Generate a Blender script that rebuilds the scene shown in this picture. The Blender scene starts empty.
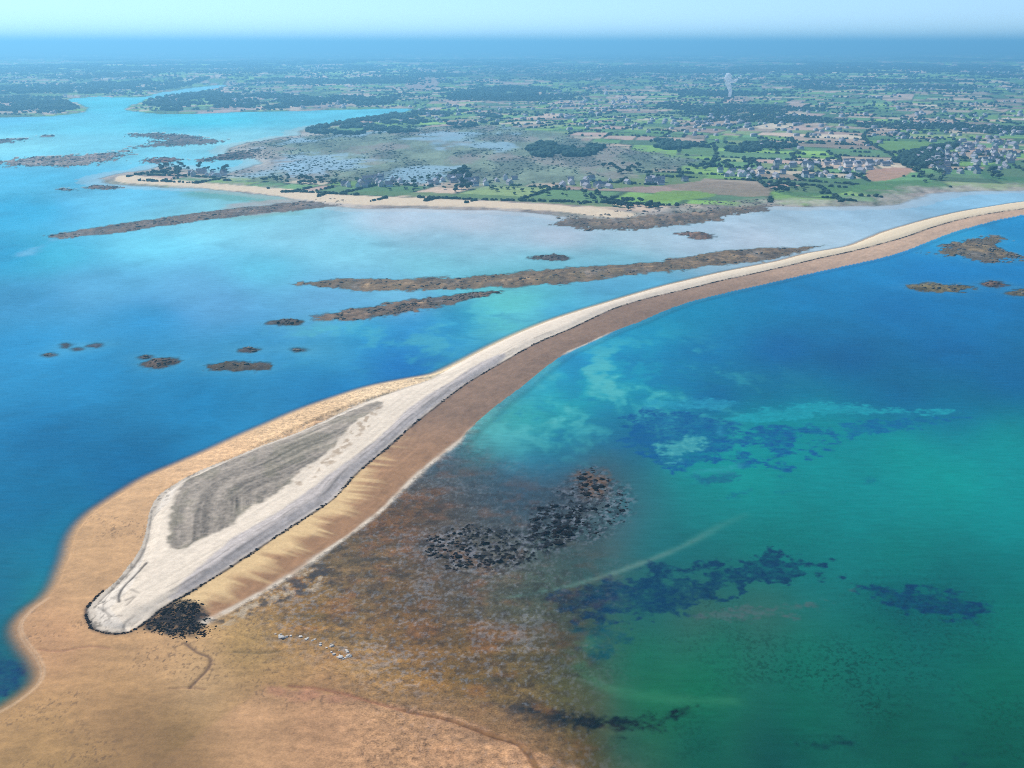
import bpy, math, random
import numpy as np
random.seed(7); RNG = np.random.default_rng(11)
SC = bpy.context.scene
COL = SC.collection
f4 = np.float32

# ------------------------------------------------------------------ camera
H = 300.0                      # flying height in metres
FPX = 512 / math.tan(math.radians(25))
PITCH = math.atan((384 - 45) / FPX)
cam_d = bpy.data.cameras.new('camera'); cam = bpy.data.objects.new('camera', cam_d); COL.objects.link(cam)
cam.location = (0, 0, H); cam.rotation_euler = (math.pi / 2 - PITCH, 0, 0)
cam_d.sensor_width = 36; cam_d.lens = 18 / math.tan(math.radians(25))
cam_d.clip_start = 1; cam_d.clip_end = 200000
SC.camera = cam

def at(px, py, z=0.0):
    """ground point (level z) seen at this place of the photograph"""
    px = np.asarray(px, float); py = np.asarray(py, float)
    a = (px - 512) / FPX; b = (py - 384) / FPX
    fy = math.cos(PITCH) - b * math.sin(PITCH)
    fz = -math.sin(PITCH) - b * math.cos(PITCH)
    t = (z - H) / fz
    return np.stack([a * t, fy * t], -1)

def smooth(pts, n=3, closed=False):
    p = np.array(pts, float); m = len(p); out = []
    rng = range(m if closed else m - 1)
    for i in rng:
        p1 = p[i]; p2 = p[(i + 1) % m]
        p0 = p[i - 1] if (closed or i > 0) else p1
        p3 = p[(i + 2) % m] if (closed or i + 2 < m) else p2
        for k in range(n):
            t = k / n
            out.append(.5 * (2 * p1 + (p2 - p0) * t + (2 * p0 - 5 * p1 + 4 * p2 - p3) * t * t + (3 * p1 - p0 - 3 * p2 + p3) * t ** 3))
    if not closed: out.append(p[-1])
    return np.array(out)

def line(pts, n=3): q = smooth(pts, n); return at(q[:, 0], q[:, 1])
def poly(pts, n=2): q = smooth(pts, n, True); return at(q[:, 0], q[:, 1])

# ------------------------------------------------------------------ maths
def hash2(ix, iy, seed=0):
    h = (ix.astype(np.int64) * 374761393 + iy.astype(np.int64) * 668265263 + seed * 2147483647) & 0xFFFFFFFF
    h = ((h ^ (h >> 13)) * 1274126177) & 0xFFFFFFFF
    h = ((h ^ (h >> 16)) * 2246822519) & 0xFFFFFFFF
    return ((h ^ (h >> 15)) & 0xFFFFFF).astype(np.float64) / float(0xFFFFFF)

def vnoise(x, y, seed=0):
    ix = np.floor(x); iy = np.floor(y); fx = x - ix; fy = y - iy
    fx = fx * fx * (3 - 2 * fx); fy = fy * fy * (3 - 2 * fy)
    ix = ix.astype(np.int64); iy = iy.astype(np.int64)
    a = hash2(ix, iy, seed); b = hash2(ix + 1, iy, seed); c = hash2(ix, iy + 1, seed); d = hash2(ix + 1, iy + 1, seed)
    return (a + (b - a) * fx) * (1 - fy) + (c + (d - c) * fx) * fy

def fbm(x, y, seed=0, octs=4):
    """-1..1"""
    s = 0; amp = 1; tot = 0
    for o in range(octs):
        s = s + amp * (vnoise(x * 2 ** o + 17.3 * o, y * 2 ** o - 9.1 * o, seed + o) * 2 - 1); tot += amp; amp *= .55
    return s / tot * 1.5

def sstep(a, b, x):
    t = np.clip((x - a) / (b - a), 0, 1); return t * t * (3 - 2 * t)

def seg_dist(x, y, pl, closed, want_s=False):
    d2 = np.full(x.shape, 1e18); s_out = np.zeros(x.shape) if want_s else None
    inside = np.zeros(x.shape, bool); n = len(pl); s0 = 0.0
    for i in range(n if closed else n - 1):
        ax, ay = pl[i]; bx, by = pl[(i + 1) % n]
        ex, ey = bx - ax, by - ay; L2 = ex * ex + ey * ey + 1e-12
        t = np.clip(((x - ax) * ex + (y - ay) * ey) / L2, 0, 1)
        dx = x - (ax + t * ex); dy = y - (ay + t * ey); q = dx * dx + dy * dy
        if want_s:
            m = q < d2; s_out[m] = s0 + t[m] * math.sqrt(L2); s0 += math.sqrt(L2)
        np.minimum(d2, q, out=d2)
        if closed and ay != by:
            c = (ay > y) != (by > y)
            inside ^= c & (x < (bx - ax) * (y - ay) / (by - ay) + ax)
    d = np.sqrt(d2)
    return d, inside, s_out

def sdist(x, y, pl, margin):
    """signed distance, positive inside; -margin or less far outside"""
    lo = pl.min(0) - margin; hi = pl.max(0) + margin
    m = (x > lo[0]) & (x < hi[0]) & (y > lo[1]) & (y < hi[1])
    out = np.full(x.shape, -float(margin))
    if m.any():
        d, ins, _ = seg_dist(x[m], y[m], pl, True)
        out[m] = np.where(ins, d, -np.minimum(d, margin))
    return out

def ldist(x, y, pl, margin):
    lo = pl.min(0) - margin; hi = pl.max(0) + margin
    m = (x > lo[0]) & (x < hi[0]) & (y > lo[1]) & (y < hi[1])
    out = np.full(x.shape, float(margin)); s = np.zeros(x.shape)
    if m.any():
        d, _, ss = seg_dist(x[m], y[m], pl, False, True)
        out[m] = np.minimum(d, margin); s[m] = ss
    return out, s

# ------------------------------------------------------------------ colour
def lin(c):
    c = np.asarray(c, float) / 255.0
    return np.where(c <= .04045, c / 12.92, ((c + .055) / 1.055) ** 2.4)
E = np.array([1.30, 1.36, 1.45])          # light falling on the ground (sun + sky)
SIG = np.array([1.15e-4] * 3); AIR = np.array([.17, .49, .80])
def alb(rgb, r=None):
    """true surface colour behind a sunlit colour measured r metres away (the air between is taken out)"""
    c = lin(rgb)
    if r is not None:
        T = np.exp(-SIG * np.asarray(r)[..., None])
        c = (c - (1 - T) * AIR) / T
    return np.clip(c / E, .004, .85)

def ctrl(pts):
    a = np.array(pts, float); w = at(a[:, 0], a[:, 1]); r = np.hypot(w[:, 0], w[:, 1])
    return np.arctan2(w[:, 0], w[:, 1]), np.log(r), alb(a[:, 2:5], np.hypot(r, H))

def spread(x, y, C, p=3.6, asp=.45, soft=.032):
    """colour between measured spots, weighted by bearing and log range on the ground"""
    az, lr, col = C
    u = np.arctan2(x, y); v = np.log(np.hypot(x, y)) * asp
    num = np.zeros(x.shape + (3,)); den = np.zeros(x.shape)
    for i in range(len(az)):
        w = ((u - az[i]) ** 2 + (v - lr[i] * asp) ** 2 + soft ** 2) ** (-p / 2)
        den += w; num += w[..., None] * col[i]
    return num / den[..., None]

LEFT_SEA = [(10, 120, 105, 200, 238), (60, 125, 113, 211, 238), (200, 120, 90, 205, 235), (350, 112, 110, 205, 235), (110, 103, 100, 205, 235), (180, 90, 125, 205, 240), (10, 145, 138, 221, 240), (100, 148, 128, 216, 240), (240, 140, 138, 211, 230), (30, 180, 88, 191, 230), (120, 195, 108, 201, 235), (10, 210, 66, 176, 225), (60, 255, 81, 191, 222), (10, 255, 51, 161, 212), (150, 245, 116, 211, 235), (200, 225, 136, 216, 235), (260, 205, 138, 205, 215), (300, 235, 138, 205, 225), (400, 220, 185, 205, 220), (350, 250, 136, 211, 230), (450, 240, 150, 205, 225), (470, 225, 190, 205, 218), (560, 238, 190, 205, 220), (430, 265, 128, 206, 222), (550, 262, 128, 206, 222), (640, 240, 180, 208, 222), (700, 245, 180, 208, 225), (800, 232, 175, 208, 225), (870, 215, 165, 205, 228), (950, 200, 145, 200, 230), (1010, 193, 148, 201, 230), (760, 240, 185, 205, 220), (620, 258, 138, 206, 222), (100, 285, 96, 175, 214), (20, 300, 76, 155, 204), (200, 285, 106, 180, 219), (260, 270, 101, 196, 222), (220, 300, 101, 170, 214), (150, 320, 63, 149, 204), (20, 350, 60, 148, 202), (100, 380, 55, 143, 197), (250, 340, 75, 158, 207), (330, 345, 90, 178, 212), (300, 380, 60, 143, 197), (200, 400, 50, 138, 192), (50, 440, 15, 125, 178), (130, 470, 15, 120, 173), (20, 500, 10, 125, 173), (60, 560, 15, 130, 168), (10, 600, 10, 115, 158), (8, 670, 12, 75, 108), (14, 640, 30, 120, 138), (40, 610, 60, 150, 153), (-60, 650, 20, 90, 128), (-100, 500, 10, 120, 168), (5, 702, 60, 130, 128), (380, 345, 55, 136, 202), (420, 330, 65, 146, 204), (360, 330, 63, 167, 209), (480, 310, 70, 181, 204), (450, 325, 60, 156, 204), (500, 305, 113, 212, 204), (560, 295, 93, 192, 209), (600, 295, 88, 182, 214), (520, 300, 108, 207, 204), (640, 283, 93, 182, 219), (400, 365, 35, 116, 187), (330, 390, 45, 128, 187), (600, 288, 103, 177, 219), (560, 310, 75, 171, 214), (400, 298, 123, 192, 224), (330, 300, 111, 180, 219), (-120, 250, 51, 161, 215), (-120, 180, 88, 191, 230)]
RIGHT_SEA = [(1000, 230, 50, 153, 215), (960, 232, 70, 168, 215), (930, 275, 40, 133, 195), (880, 270, 55, 143, 200), (1000, 275, 45, 138, 200), (1000, 300, 25, 125, 180), (900, 310, 20, 120, 175), (800, 300, 30, 130, 185), (760, 305, 40, 140, 190), (700, 310, 45, 150, 195), (660, 330, 50, 160, 200), (620, 345, 50, 153, 200), (640, 375, 50, 158, 190), (600, 380, 50, 158, 190), (580, 395, 50, 163, 185), (560, 410, 60, 173, 185), (520, 420, 75, 193, 190), (490, 430, 95, 198, 195), (540, 385, 60, 163, 195), (580, 360, 60, 153, 200), (700, 350, 25, 125, 180), (780, 350, 15, 110, 170), (850, 360, 10, 110, 165), (950, 350, 10, 115, 170), (1010, 380, 5, 110, 160), (900, 400, 0, 105, 155), (720, 400, 15, 110, 160), (650, 400, 30, 140, 170), (600, 430, 20, 113, 160), (560, 440, 40, 133, 170), (640, 440, 10, 98, 150), (520, 450, 50, 133, 170), (560, 460, 45, 118, 155), (700, 430, 10, 103, 155), (780, 395, 15, 115, 158), (700, 462, 35, 153, 160), (760, 440, 30, 153, 165), (725, 452, 30, 153, 162), (795, 428, 25, 151, 165), (850, 434, 10, 148, 160), (750, 475, 40, 158, 155), (692, 478, 40, 143, 150), (860, 398, 10, 115, 158), (960, 408, 0, 115, 155), (900, 450, 0, 153, 155), (1000, 440, 0, 148, 155), (820, 465, 5, 148, 155), (950, 480, 0, 153, 155), (1010, 520, 0, 143, 150), (850, 510, 5, 143, 150), (760, 500, 20, 138, 145), (720, 480, 40, 148, 150), (780, 450, 15, 143, 155), (700, 520, 40, 133, 140), (640, 490, 60, 113, 130), (660, 540, 45, 118, 130), (620, 520, 70, 108, 125), (800, 540, 20, 133, 135), (900, 560, 15, 128, 130), (1000, 580, 25, 118, 125), (760, 550, 30, 128, 130), (680, 560, 30, 108, 120), (640, 600, 30, 98, 110), (720, 575, 25, 98, 110), (800, 560, 25, 108, 120), (700, 610, 80, 108, 105), (760, 610, 70, 108, 105), (600, 640, 45, 103, 100), (640, 660, 20, 113, 100), (720, 650, 15, 118, 105), (800, 660, 10, 113, 105), (880, 640, 15, 108, 105), (960, 640, 25, 108, 105), (1010, 620, 20, 118, 115), (900, 600, 20, 93, 110), (960, 610, 20, 98, 115), (1000, 680, 25, 108, 100), (650, 700, 35, 113, 90), (700, 690, 20, 118, 95), (620, 740, 40, 98, 95), (700, 740, 30, 98, 95), (800, 720, 25, 103, 95), (900, 730, 20, 93, 90), (1000, 740, 20, 93, 90), (780, 755, 15, 83, 90), (1150, 600, 20, 113, 115), (1150, 450, 0, 143, 150), (1150, 330, 20, 120, 175), (700, 820, 25, 88, 85), (950, 820, 20, 88, 85)]
SHOAL = [(590,580,60,110,115),(540,590,80,120,115),(500,600,100,110,100),(560,610,85,100,95),(540,640,110,95,75),(480,640,115,90,65),
 (420,640,110,85,65),(400,600,110,90,70),(460,580,100,95,90),(430,550,95,95,95),(500,560,95,100,100),(380,560,115,105,90),
 (350,580,120,110,95),(330,600,125,105,75),(300,620,135,105,65),(420,510,100,85,70),(390,530,115,90,60),(450,490,95,95,95),
 (480,480,80,105,125),(520,490,70,100,125),(560,500,75,90,105),(592,488,105,82,55),(600,470,70,105,120),(440,460,75,110,135),
 (600,540,80,105,110),(510,680,115,105,75),(560,690,90,105,80),(460,680,125,105,70),(540,720,110,90,60),(585,755,90,85,65),(430,700,150,115,75)]
FLAT = [(100, 600, 205, 168, 129), (60, 640, 195, 153, 119), (150, 660, 200, 163, 124), (200, 690, 200, 168, 129), (100, 690, 190, 153, 114), (50, 740, 175, 143, 104), (130, 720, 170, 138, 99), (180, 745, 135, 113, 79), (250, 720, 195, 158, 119), (320, 700, 195, 148, 114), (350, 740, 195, 153, 114), (450, 740, 210, 163, 124), (520, 745, 205, 158, 119), (300, 670, 180, 148, 104), (400, 690, 170, 138, 94), (250, 650, 170, 143, 99), (350, 660, 155, 128, 89), (100, 540, 205, 168, 129), (130, 500, 215, 178, 139), (200, 460, 230, 193, 154), (300, 420, 235, 203, 164), (150, 560, 210, 173, 134), (400, 382, 237, 213, 179), (440, 371, 237, 218, 184), (300, 830, 185, 153, 114), (60, 830, 125, 113, 84), (550, 830, 195, 148, 109)]

# ------------------------------------------------------------------ outlines
LSHORE = [(-260,800),(-60,742),(0,712),(20,700),(38,685),(43,672),(38,658),(28,645),(21,632),(22,622),(32,610),(48,598),(58,585),(65,568),(70,555),
 (74,540),(82,525),(95,512),(108,503),(128,490),(150,477),(180,464),(210,451),(240,437),(270,424),(300,411),(330,400),(360,390),(384,384),
 (410,379),(432,375),(445,370),(465,360),(490,347),(520,333),(550,321),(580,311),(610,302),(640,293),(665,286),(690,280),(720,273),(750,267),
 (780,261),(806,254),(830,250),(850,246),(870,238),(885,232),(905,226),(930,219),(960,212),(990,207),(1024,202),(1100,195),(1220,189)]
WRACK = [(140,629),(150,622),(160,614),(175,605),(200,590),(230,571),(260,551),(278,539),(313,516),(335,501),(353,480),(372,463),(387,451),(410,430),(435,410),
 (465,387),(500,366),(535,346),(572,330),(610,312),(640,302),(660,297),(690,290),(722,282),(750,276),(785,268),(818,260),(855,252),(903,239),
 (928,230),(955,222),(983,216),(1023,210),(1100,202),(1220,195)]
WHITE = [(205,625),(250,600),(300,570),(325,552),(350,535),(380,512),(400,492),(427,467),(460,441),(467,432),(495,407),(522,387),(545,368),
 (567,353),(585,345),(615,331),(640,322),(660,313),(690,302),(735,291),(775,282),(818,272),(878,259),(908,250),(943,236),(975,226),(1023,215),(1100,206),(1220,198)]
TIP = [(140,629),(130,634),(115,636),(102,634),(92,630),(88,621),(87,612),(94,603),(106,592),(118,582),(127,570),(135,560),(143,545),(147,528),
 (150,512),(158,498),(172,487),(200,472),(235,458),(262,446),(290,436),(320,423),(350,409),(375,399),(400,390),(430,380),(445,372)]
i0 = LSHORE.index((465,360))
BERM = WRACK + LSHORE[:i0 - 1:-1] + TIP[::-1][:-1]
VEG = [(182,487),(203,475),(235,460),(268,446),(303,433),(343,418),(378,405),(382,412),(360,424),(350,432),(335,452),(318,466),(300,477),(290,490),(268,506),
 (255,511),(240,522),(232,533),(205,545),(190,552),(178,556),(168,548),(168,530),(172,510)]
RIDGE = [(165,606),(228,547),(268,523),(308,496),(340,471),(378,443),(410,411),(455,383),(480,366),(505,357),(500,366),(465,387),(435,410),(410,430),(387,451),(353,480),(335,501),(313,516),(278,539),(230,571),(200,590)]
SPIT = LSHORE[LSHORE.index((384,384)):] + WHITE[::-1] + [(190,632)] + TIP[:-1]
SCARP = WRACK[3:] + WHITE[::-1]
MAIN = [(-200,117),(0,117.5),(60,115),(83,111.5),(84,108),(76,103),(66,100.5),(75,98.5),(100,96.5),(140,97.5),(165,91.5),(222,84.5),(222,87),
 (185,93.5),(150,99),(140,102),(133,106),(125,109),(135,111),(160,114),(190,114),(225,112.5),(265,111.5),(330,110),(392,108.5),(412,109.5),
 (395,114),(372,118.5),(345,122),(318,127),(303,131),(306,135),(290,137),(262,141),(235,145),(225,152),(250,156),(265,163),(240,172),(215,176),
 (190,170),(160,166),(150,170),(130,172.5),(112,176),(109,181),(125,184),(180,187),(250,193),(310,201),(360,206),(430,207),(500,209),(560,213),
 (612,219),(640,216),(700,212),(760,206),(800,207),(860,206),(895,204),(915,197),(950,192),(1000,190),(1100,186),(1300,182)]
BEACH = [(114,176.5),(135,176),(180,181),(250,187),(300,191),(350,197),(430,200),(500,203),(570,207),(625,213),(640,216),(612,219),(560,213),(500,209),(430,207),(360,206),(310,201),(250,193),(180,187),(125,184),(110,181)]
MARSH = [(225,152),(262,141),(306,135),(400,132),(480,128),(560,137),(640,152),(700,164),(640,180),(560,188),(480,190),(340,186),(280,183),(215,178)]
ISLES = [  # outline, height, colour, object name, category, label, kind
 ([(40,236),(100,226),(170,216),(230,208),(290,202),(330,199),(352,203),(325,208),(290,212),(240,216),(180,224),(110,234),(60,239)],2.0,(140,122,112),'shingle_bar','sandbar','long low brown shingle bar trailing off the far sandy beach into the left bay',1),
 ([(288,284),(340,278),(400,279),(470,276),(540,270),(600,265),(650,261),(700,254),(740,249),(780,247.5),(830,245),(800,253),(760,262),(720,266),(680,270),(620,277),(560,285),(500,288),(440,291),(370,292),(330,288)],2.6,(150,125,95),'shingle_bar','sandbar','longest brown weedy bar in the bay, running up to touch the pale spit',1),
 ([(315,316),(350,309),(400,301),(450,295),(495,290),(503,293),(470,300),(430,308),(380,317),(340,322)],2.2,(140,115,95),'shingle_bar','sandbar','shorter brown bar lying just in front of the longest weedy bar',1),
 ([(147,363),(156,359),(172,359),(179,361),(176,364),(162,368),(150,367)],2.0,(95,80,75),'rock_islet','rock','small dark rock in blue water with a stray rock at its left side',0),
 ([(213,367),(225,363),(248,362),(264,364),(262,368),(240,371),(220,371)],2.2,(105,88,70),'rock_islet','rock','flat oval brown rock, largest of the lone rocks off the spit',0),
 ([(240,350),(248,348),(260,349.5),(254,352),(243,352)],1.4,(85,80,85),'rock_islet','rock','thin dark rock showing just above the flat oval brown rock',0),
 ([(270,322),(284,319),(299,321),(295,324.5),(278,325)],1.7,(95,85,80),'rock_islet','rock','small dark rock left of the point of the shorter brown bar',0),
 ([(291,349),(298,348),(304,350),(297,352)],1.2,(80,85,100),'rock_islet','rock','tiny dark rock alone right of the thin dark rock',0),
 ([(139,357),(145,356),(150,357.5),(144,359)],1.1,(85,85,100),'rock_islet','rock','tiny stray rock at the upper left of the small dark rock',0),
 ([(62,345),(66,343),(70,345),(66,348)],1.3,(70,80,100),'rock_islet','rock','pointed dark rock in the far left cluster of half drowned rocks',0),
 ([(72,349),(77,348),(81,349.5),(76,351)],1.0,(80,95,120),'rock_islet','rock','low rock in the middle of the cluster of half drowned rocks',0),
 ([(89,346),(96,344),(103,345.5),(96,348)],1.1,(75,90,115),'rock_islet','rock','low rock at the right end of the half drowned cluster',0),
 ([(44,355),(50,353.5),(56,355),(50,357)],.9,(85,105,130),'rock_islet','rock','barely showing rock, lowest of the half drowned cluster',0),
 ([(532,257),(545,254),(560,254),(569,257),(555,260),(538,260)],1.8,(95,95,100),'rock_islet','rock','lone dark rock in the pale shallow bay above the longest bar',0),
 ([(668,233),(690,232),(708,233.5),(713,237),(700,239.5),(685,236.5)],1.6,(140,110,100),'rock_islet','rock','small pinkish brown islet in the pale shallows below the weedy rock flat',0),
 ([(915,252),(940,242),(965,237),(990,235),(1015,239),(1008,247),(1032,256),(1020,262),(985,265),(955,258),(930,257)],1.6,(140,122,95),'rocky_reef','reef','broad olive brown reef in deep blue water beside the far end of the spit',0),
 ([(905,288),(930,284),(965,286),(966,291),(950,294),(925,293)],1.6,(120,112,80),'rocky_reef','reef','olive green oval reef below the broad reef in deep blue water',0),
 ([(982,284),(990,281),(1002,282.5),(1000,286.5),(988,287)],1.3,(110,90,85),'rock_islet','rock','little brown rock right of the olive green oval reef',0),
 ([(1012,293),(1030,289),(1050,292),(1030,296)],1.4,(110,105,85),'rock_islet','rock','weedy rock cut by the right edge below the broad olive reef',0),
 ([(525,226),(560,216),(600,212),(640,207),(700,203),(770,200),(788,205),(775,213),(740,220),(700,228),(650,232),(600,233),(560,230)],2.2,(138,120,105),'rocky_reef','reef','wide grey brown weedy rock flat at the foot of the green farmland',0),
 ([(-60,163),(0,159.5),(30,156),(60,155),(100,152),(130,150),(128,157),(95,165),(50,167),(0,166)],3.0,(150,140,140),'rocky_reef','reef','long pinkish grey reef at the far left across the cyan channel',0),
 ([(112,134),(140,133),(160,132),(190,135),(230,138),(228,143),(190,145),(150,148),(128,147),(150,141)],4.0,(110,115,125),'rocky_reef','reef','dark humped reef islet in the channel before the wooded headland',0),
 ([(-20,141),(5,139.5),(24,138.5),(22,141),(0,143)],2.0,(95,115,135),'rock_islet','rock','thin dark islet at the left edge above the long pinkish reef',0),
 ([(143,161),(160,157),(185,159),(176,163),(150,163.5)],2.2,(120,100,105),'rock_islet','rock','reddish brown islet between the long pinkish reef and the sandy point',0),
 ([(196,159),(235,152),(260,150),(262,156),(225,160),(205,162)],2.0,(115,110,120),'rock_islet','rock','dark low rock tongue in the pale channel right of the reddish islet',0),
 ([(84,187),(100,185),(118,187),(114,190),(95,190)],1.8,(130,105,100),'rock_islet','rock','brown rock just off the tip of the sandy point',0),
 ([(55,189),(66,188),(78,189.5),(66,191)],1.2,(110,120,135),'rock_islet','rock','faint rock further out beyond the sandy point',0),
 ([(40,136),(48,135),(56,136),(47,137.5)],1.4,(120,135,150),'rock_islet','rock','tiny far rock in open cyan water of the left channel',0),
]
KELP = [  # dark weed growing on the sea bed: outline, colour, edge roughness in m, opacity
 ([(628,436),(632,412),(665,410),(700,416),(735,426),(737,438),(752,432),(770,428),(800,424),(832,426),(834,440),(826,452),(812,461),(806,456),(816,448),(812,436),(795,437),(798,452),(789,460),(787,471),(778,470),(770,462),(755,448),(744,446),(720,448),(710,460),(690,472),(655,466)],(8,88,145),9,.85),
 ([(734,455),(752,452),(750,466),(738,467)],(8,88,145),5,.9),
 ([(838,424),(880,419),(965,417),(885,431),(860,438),(846,436)],(5,100,150),8,.85),
 ([(690,476),(735,472),(738,480),(705,486)],(25,95,130),4,.7),
 ([(718,498),(750,488),(758,490),(735,500)],(15,100,135),4,.7),
 ([(776,491),(806,489),(806,491),(778,493)],(10,110,130),2,.7),
 ([(866,478),(878,477),(874,483),(866,484)],(5,115,135),3,.7),
 ([(560,600),(600,586),(650,580),(700,566),(760,558),(815,564),(815,576),(760,590),(720,604),(660,616),(610,613),(580,607)],(8,58,90),14,.9),
 ([(855,592),(890,587),(930,595),(985,607),(960,615),(900,611)],(6,62,98),9,.9),
 ([(578,636),(610,630),(618,644),(595,654)],(20,82,92),7,.75),
 ([(508,711),(530,705),(580,713),(640,718),(692,711),(662,723),(620,733),(580,729),(530,726)],(8,34,40),3,1.0),
 ([(520,724),(540,722),(534,733),(524,732)],(40,60,50),3,.7),
 ([(800,744),(826,740),(856,742),(850,747),(815,748)],(12,58,62),3,.7),
 ([(950,754),(985,750),(996,762),(960,764)],(15,62,68),5,.6),
 ([(870,742),(890,741),(910,741),(890,743)],(12,64,68),2,.6),
 ([(-30,640),(0,655),(18,664),(22,680),(5,694),(-40,690)],(8,62,105),3,.8),
]
MUD = [([(728,418),(770,409),(820,404),(900,409),(965,412),(900,416),(820,416),(780,421)],(40,158,175),8,.7),([(662,446),(690,434),(704,436),(690,450),(668,464)],(80,170,172),6,.8),([(640,406),(690,399),(745,402),(700,409)],(55,155,185),7,.6),([(716,428),(722,426),(724,436),(716,436)],(60,150,175),2,.7),([(688,470),(720,468),(740,462),(735,472),(700,474)],(55,150,160),4,.6),
 ([(700,612),(760,604),(820,596),(850,590),(830,604),(770,618),(710,622)],(85,105,105),8,.6)]

def wn(x, y): return fbm(x / 14, y / 14, 91, 3)

C_L, C_R = ctrl(LEFT_SEA), ctrl(RIGHT_SEA + SHOAL + FLAT)
C_F = ctrl(FLAT)
CD = np.array([p[:2] + (-1.6,) for p in RIGHT_SEA] + [p[:2] + (-.22,) for p in SHOAL] + [p[:2] + (.7,) for p in FLAT], float)
wcd = at(CD[:, 0], CD[:, 1]); C_D = (np.arctan2(wcd[:, 0], wcd[:, 1]), np.log(np.hypot(*wcd.T)), np.repeat(CD[:, 2:3], 3, 1))

P_MAIN = np.concatenate([at(*np.array(smooth(MAIN, 2)).T), [[90000, 9000], [90000, 90000], [-90000, 90000], [-30000, 12000]]])
W_L, W_W, W_S = line(LSHORE), line(WRACK), line(WHITE)
P_LSEA = np.concatenate([W_L[::-1], [[-900, 300], [-60000, 3000], [-60000, 90000], [60000, 90000], [60000, 3500]]])
P_SAND = np.concatenate([line([(262,688),(300,691),(340,696),(380,702),(420,708),(455,716),(490,728),(520,742),(545,754),(575,768),(600,790),(640,830)]), at(*np.array([(300,860),(60,860),(150,770),(210,730)]).T)])
P_SPIT = np.concatenate([at(*np.array(smooth(SPIT, 2, True)).T)])
P_FLATBODY = np.concatenate([W_L, at(*np.array(WHITE[::-1]).T), [[-20, 520], [250, 300], [-500, 250]]])

# ------------------------------------------------------------------ farmland: parcels split again and again, hedges on the splits
def parcels(x, y):
    wx = x + 260 * fbm(x / 1900, y / 1900, 5, 2); wy = y + 260 * fbm(x / 1900, y / 1900, 6, 2)
    c, s = math.cos(.33), math.sin(.33)
    u, v = wx * c - wy * s, wx * s + wy * c
    B = 1150.0
    bi, bj = np.floor(u / B), np.floor(v / B)
    x0 = bi * B; x1 = x0 + B; y0 = bj * B; y1 = y0 + B
    pid = (bi.astype(np.int64) * 7919 + bj.astype(np.int64) * 104729) & 0x3FFFFFFF
    live = np.ones(x.shape, bool)
    for k in range(7):
        h1 = hash2(pid, pid * 0 + k, 31); h2 = hash2(pid, pid * 0 + k, 77)
        w, d = x1 - x0, y1 - y0
        live &= ~((np.maximum(w, d) < 220) & (h2 < .42)) & (np.maximum(w, d) > 90)
        vert = (w * (.8 + .4 * h2) > d)
        cut = .34 + .32 * h1
        cu = x0 + w * cut; cv = y0 + d * cut
        hi = np.where(vert, u > cu, v > cv)
        a = live & vert; b = live & ~vert
        x1 = np.where(a & ~hi, cu, x1); x0 = np.where(a & hi, cu, x0)
        y1 = np.where(b & ~hi, cv, y1); y0 = np.where(b & hi, cv, y0)
        pid = np.where(live, (pid * 2 + hi + 1) & 0x3FFFFFFF, pid)
    edge = np.minimum(np.minimum(u - x0, x1 - u), np.minimum(v - y0, y1 - v))
    return pid, edge
CROPS = np.array([(.085,.165,.03),(.05,.10,.03),(.06,.13,.045),(.11,.20,.04),(.045,.085,.035),(.255,.195,.14),(.225,.16,.125),(.26,.22,.155),(.07,.14,.05),(.17,.135,.095),(.12,.17,.06),(.05,.11,.03)])
CROPW = np.cumsum([.10,.09,.11,.08,.07,.12,.10,.08,.08,.08,.05,.04])

def land_h(x, y, sd):
    r = np.hypot(x, y)
    inland = sstep(0, 600, sd)
    hills = (fbm(x / 2600, y / 2600, 3, 3) * .5 + .5) * 22 + (fbm(x / 9000, y / 9000, 8, 2) * .5 + .5) * 45 * sstep(4500, 12000, r)
    return np.where(sd > 0, np.minimum(sd * .06, 3.2) + inland * hills, np.maximum(sd * .05, -5))

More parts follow.
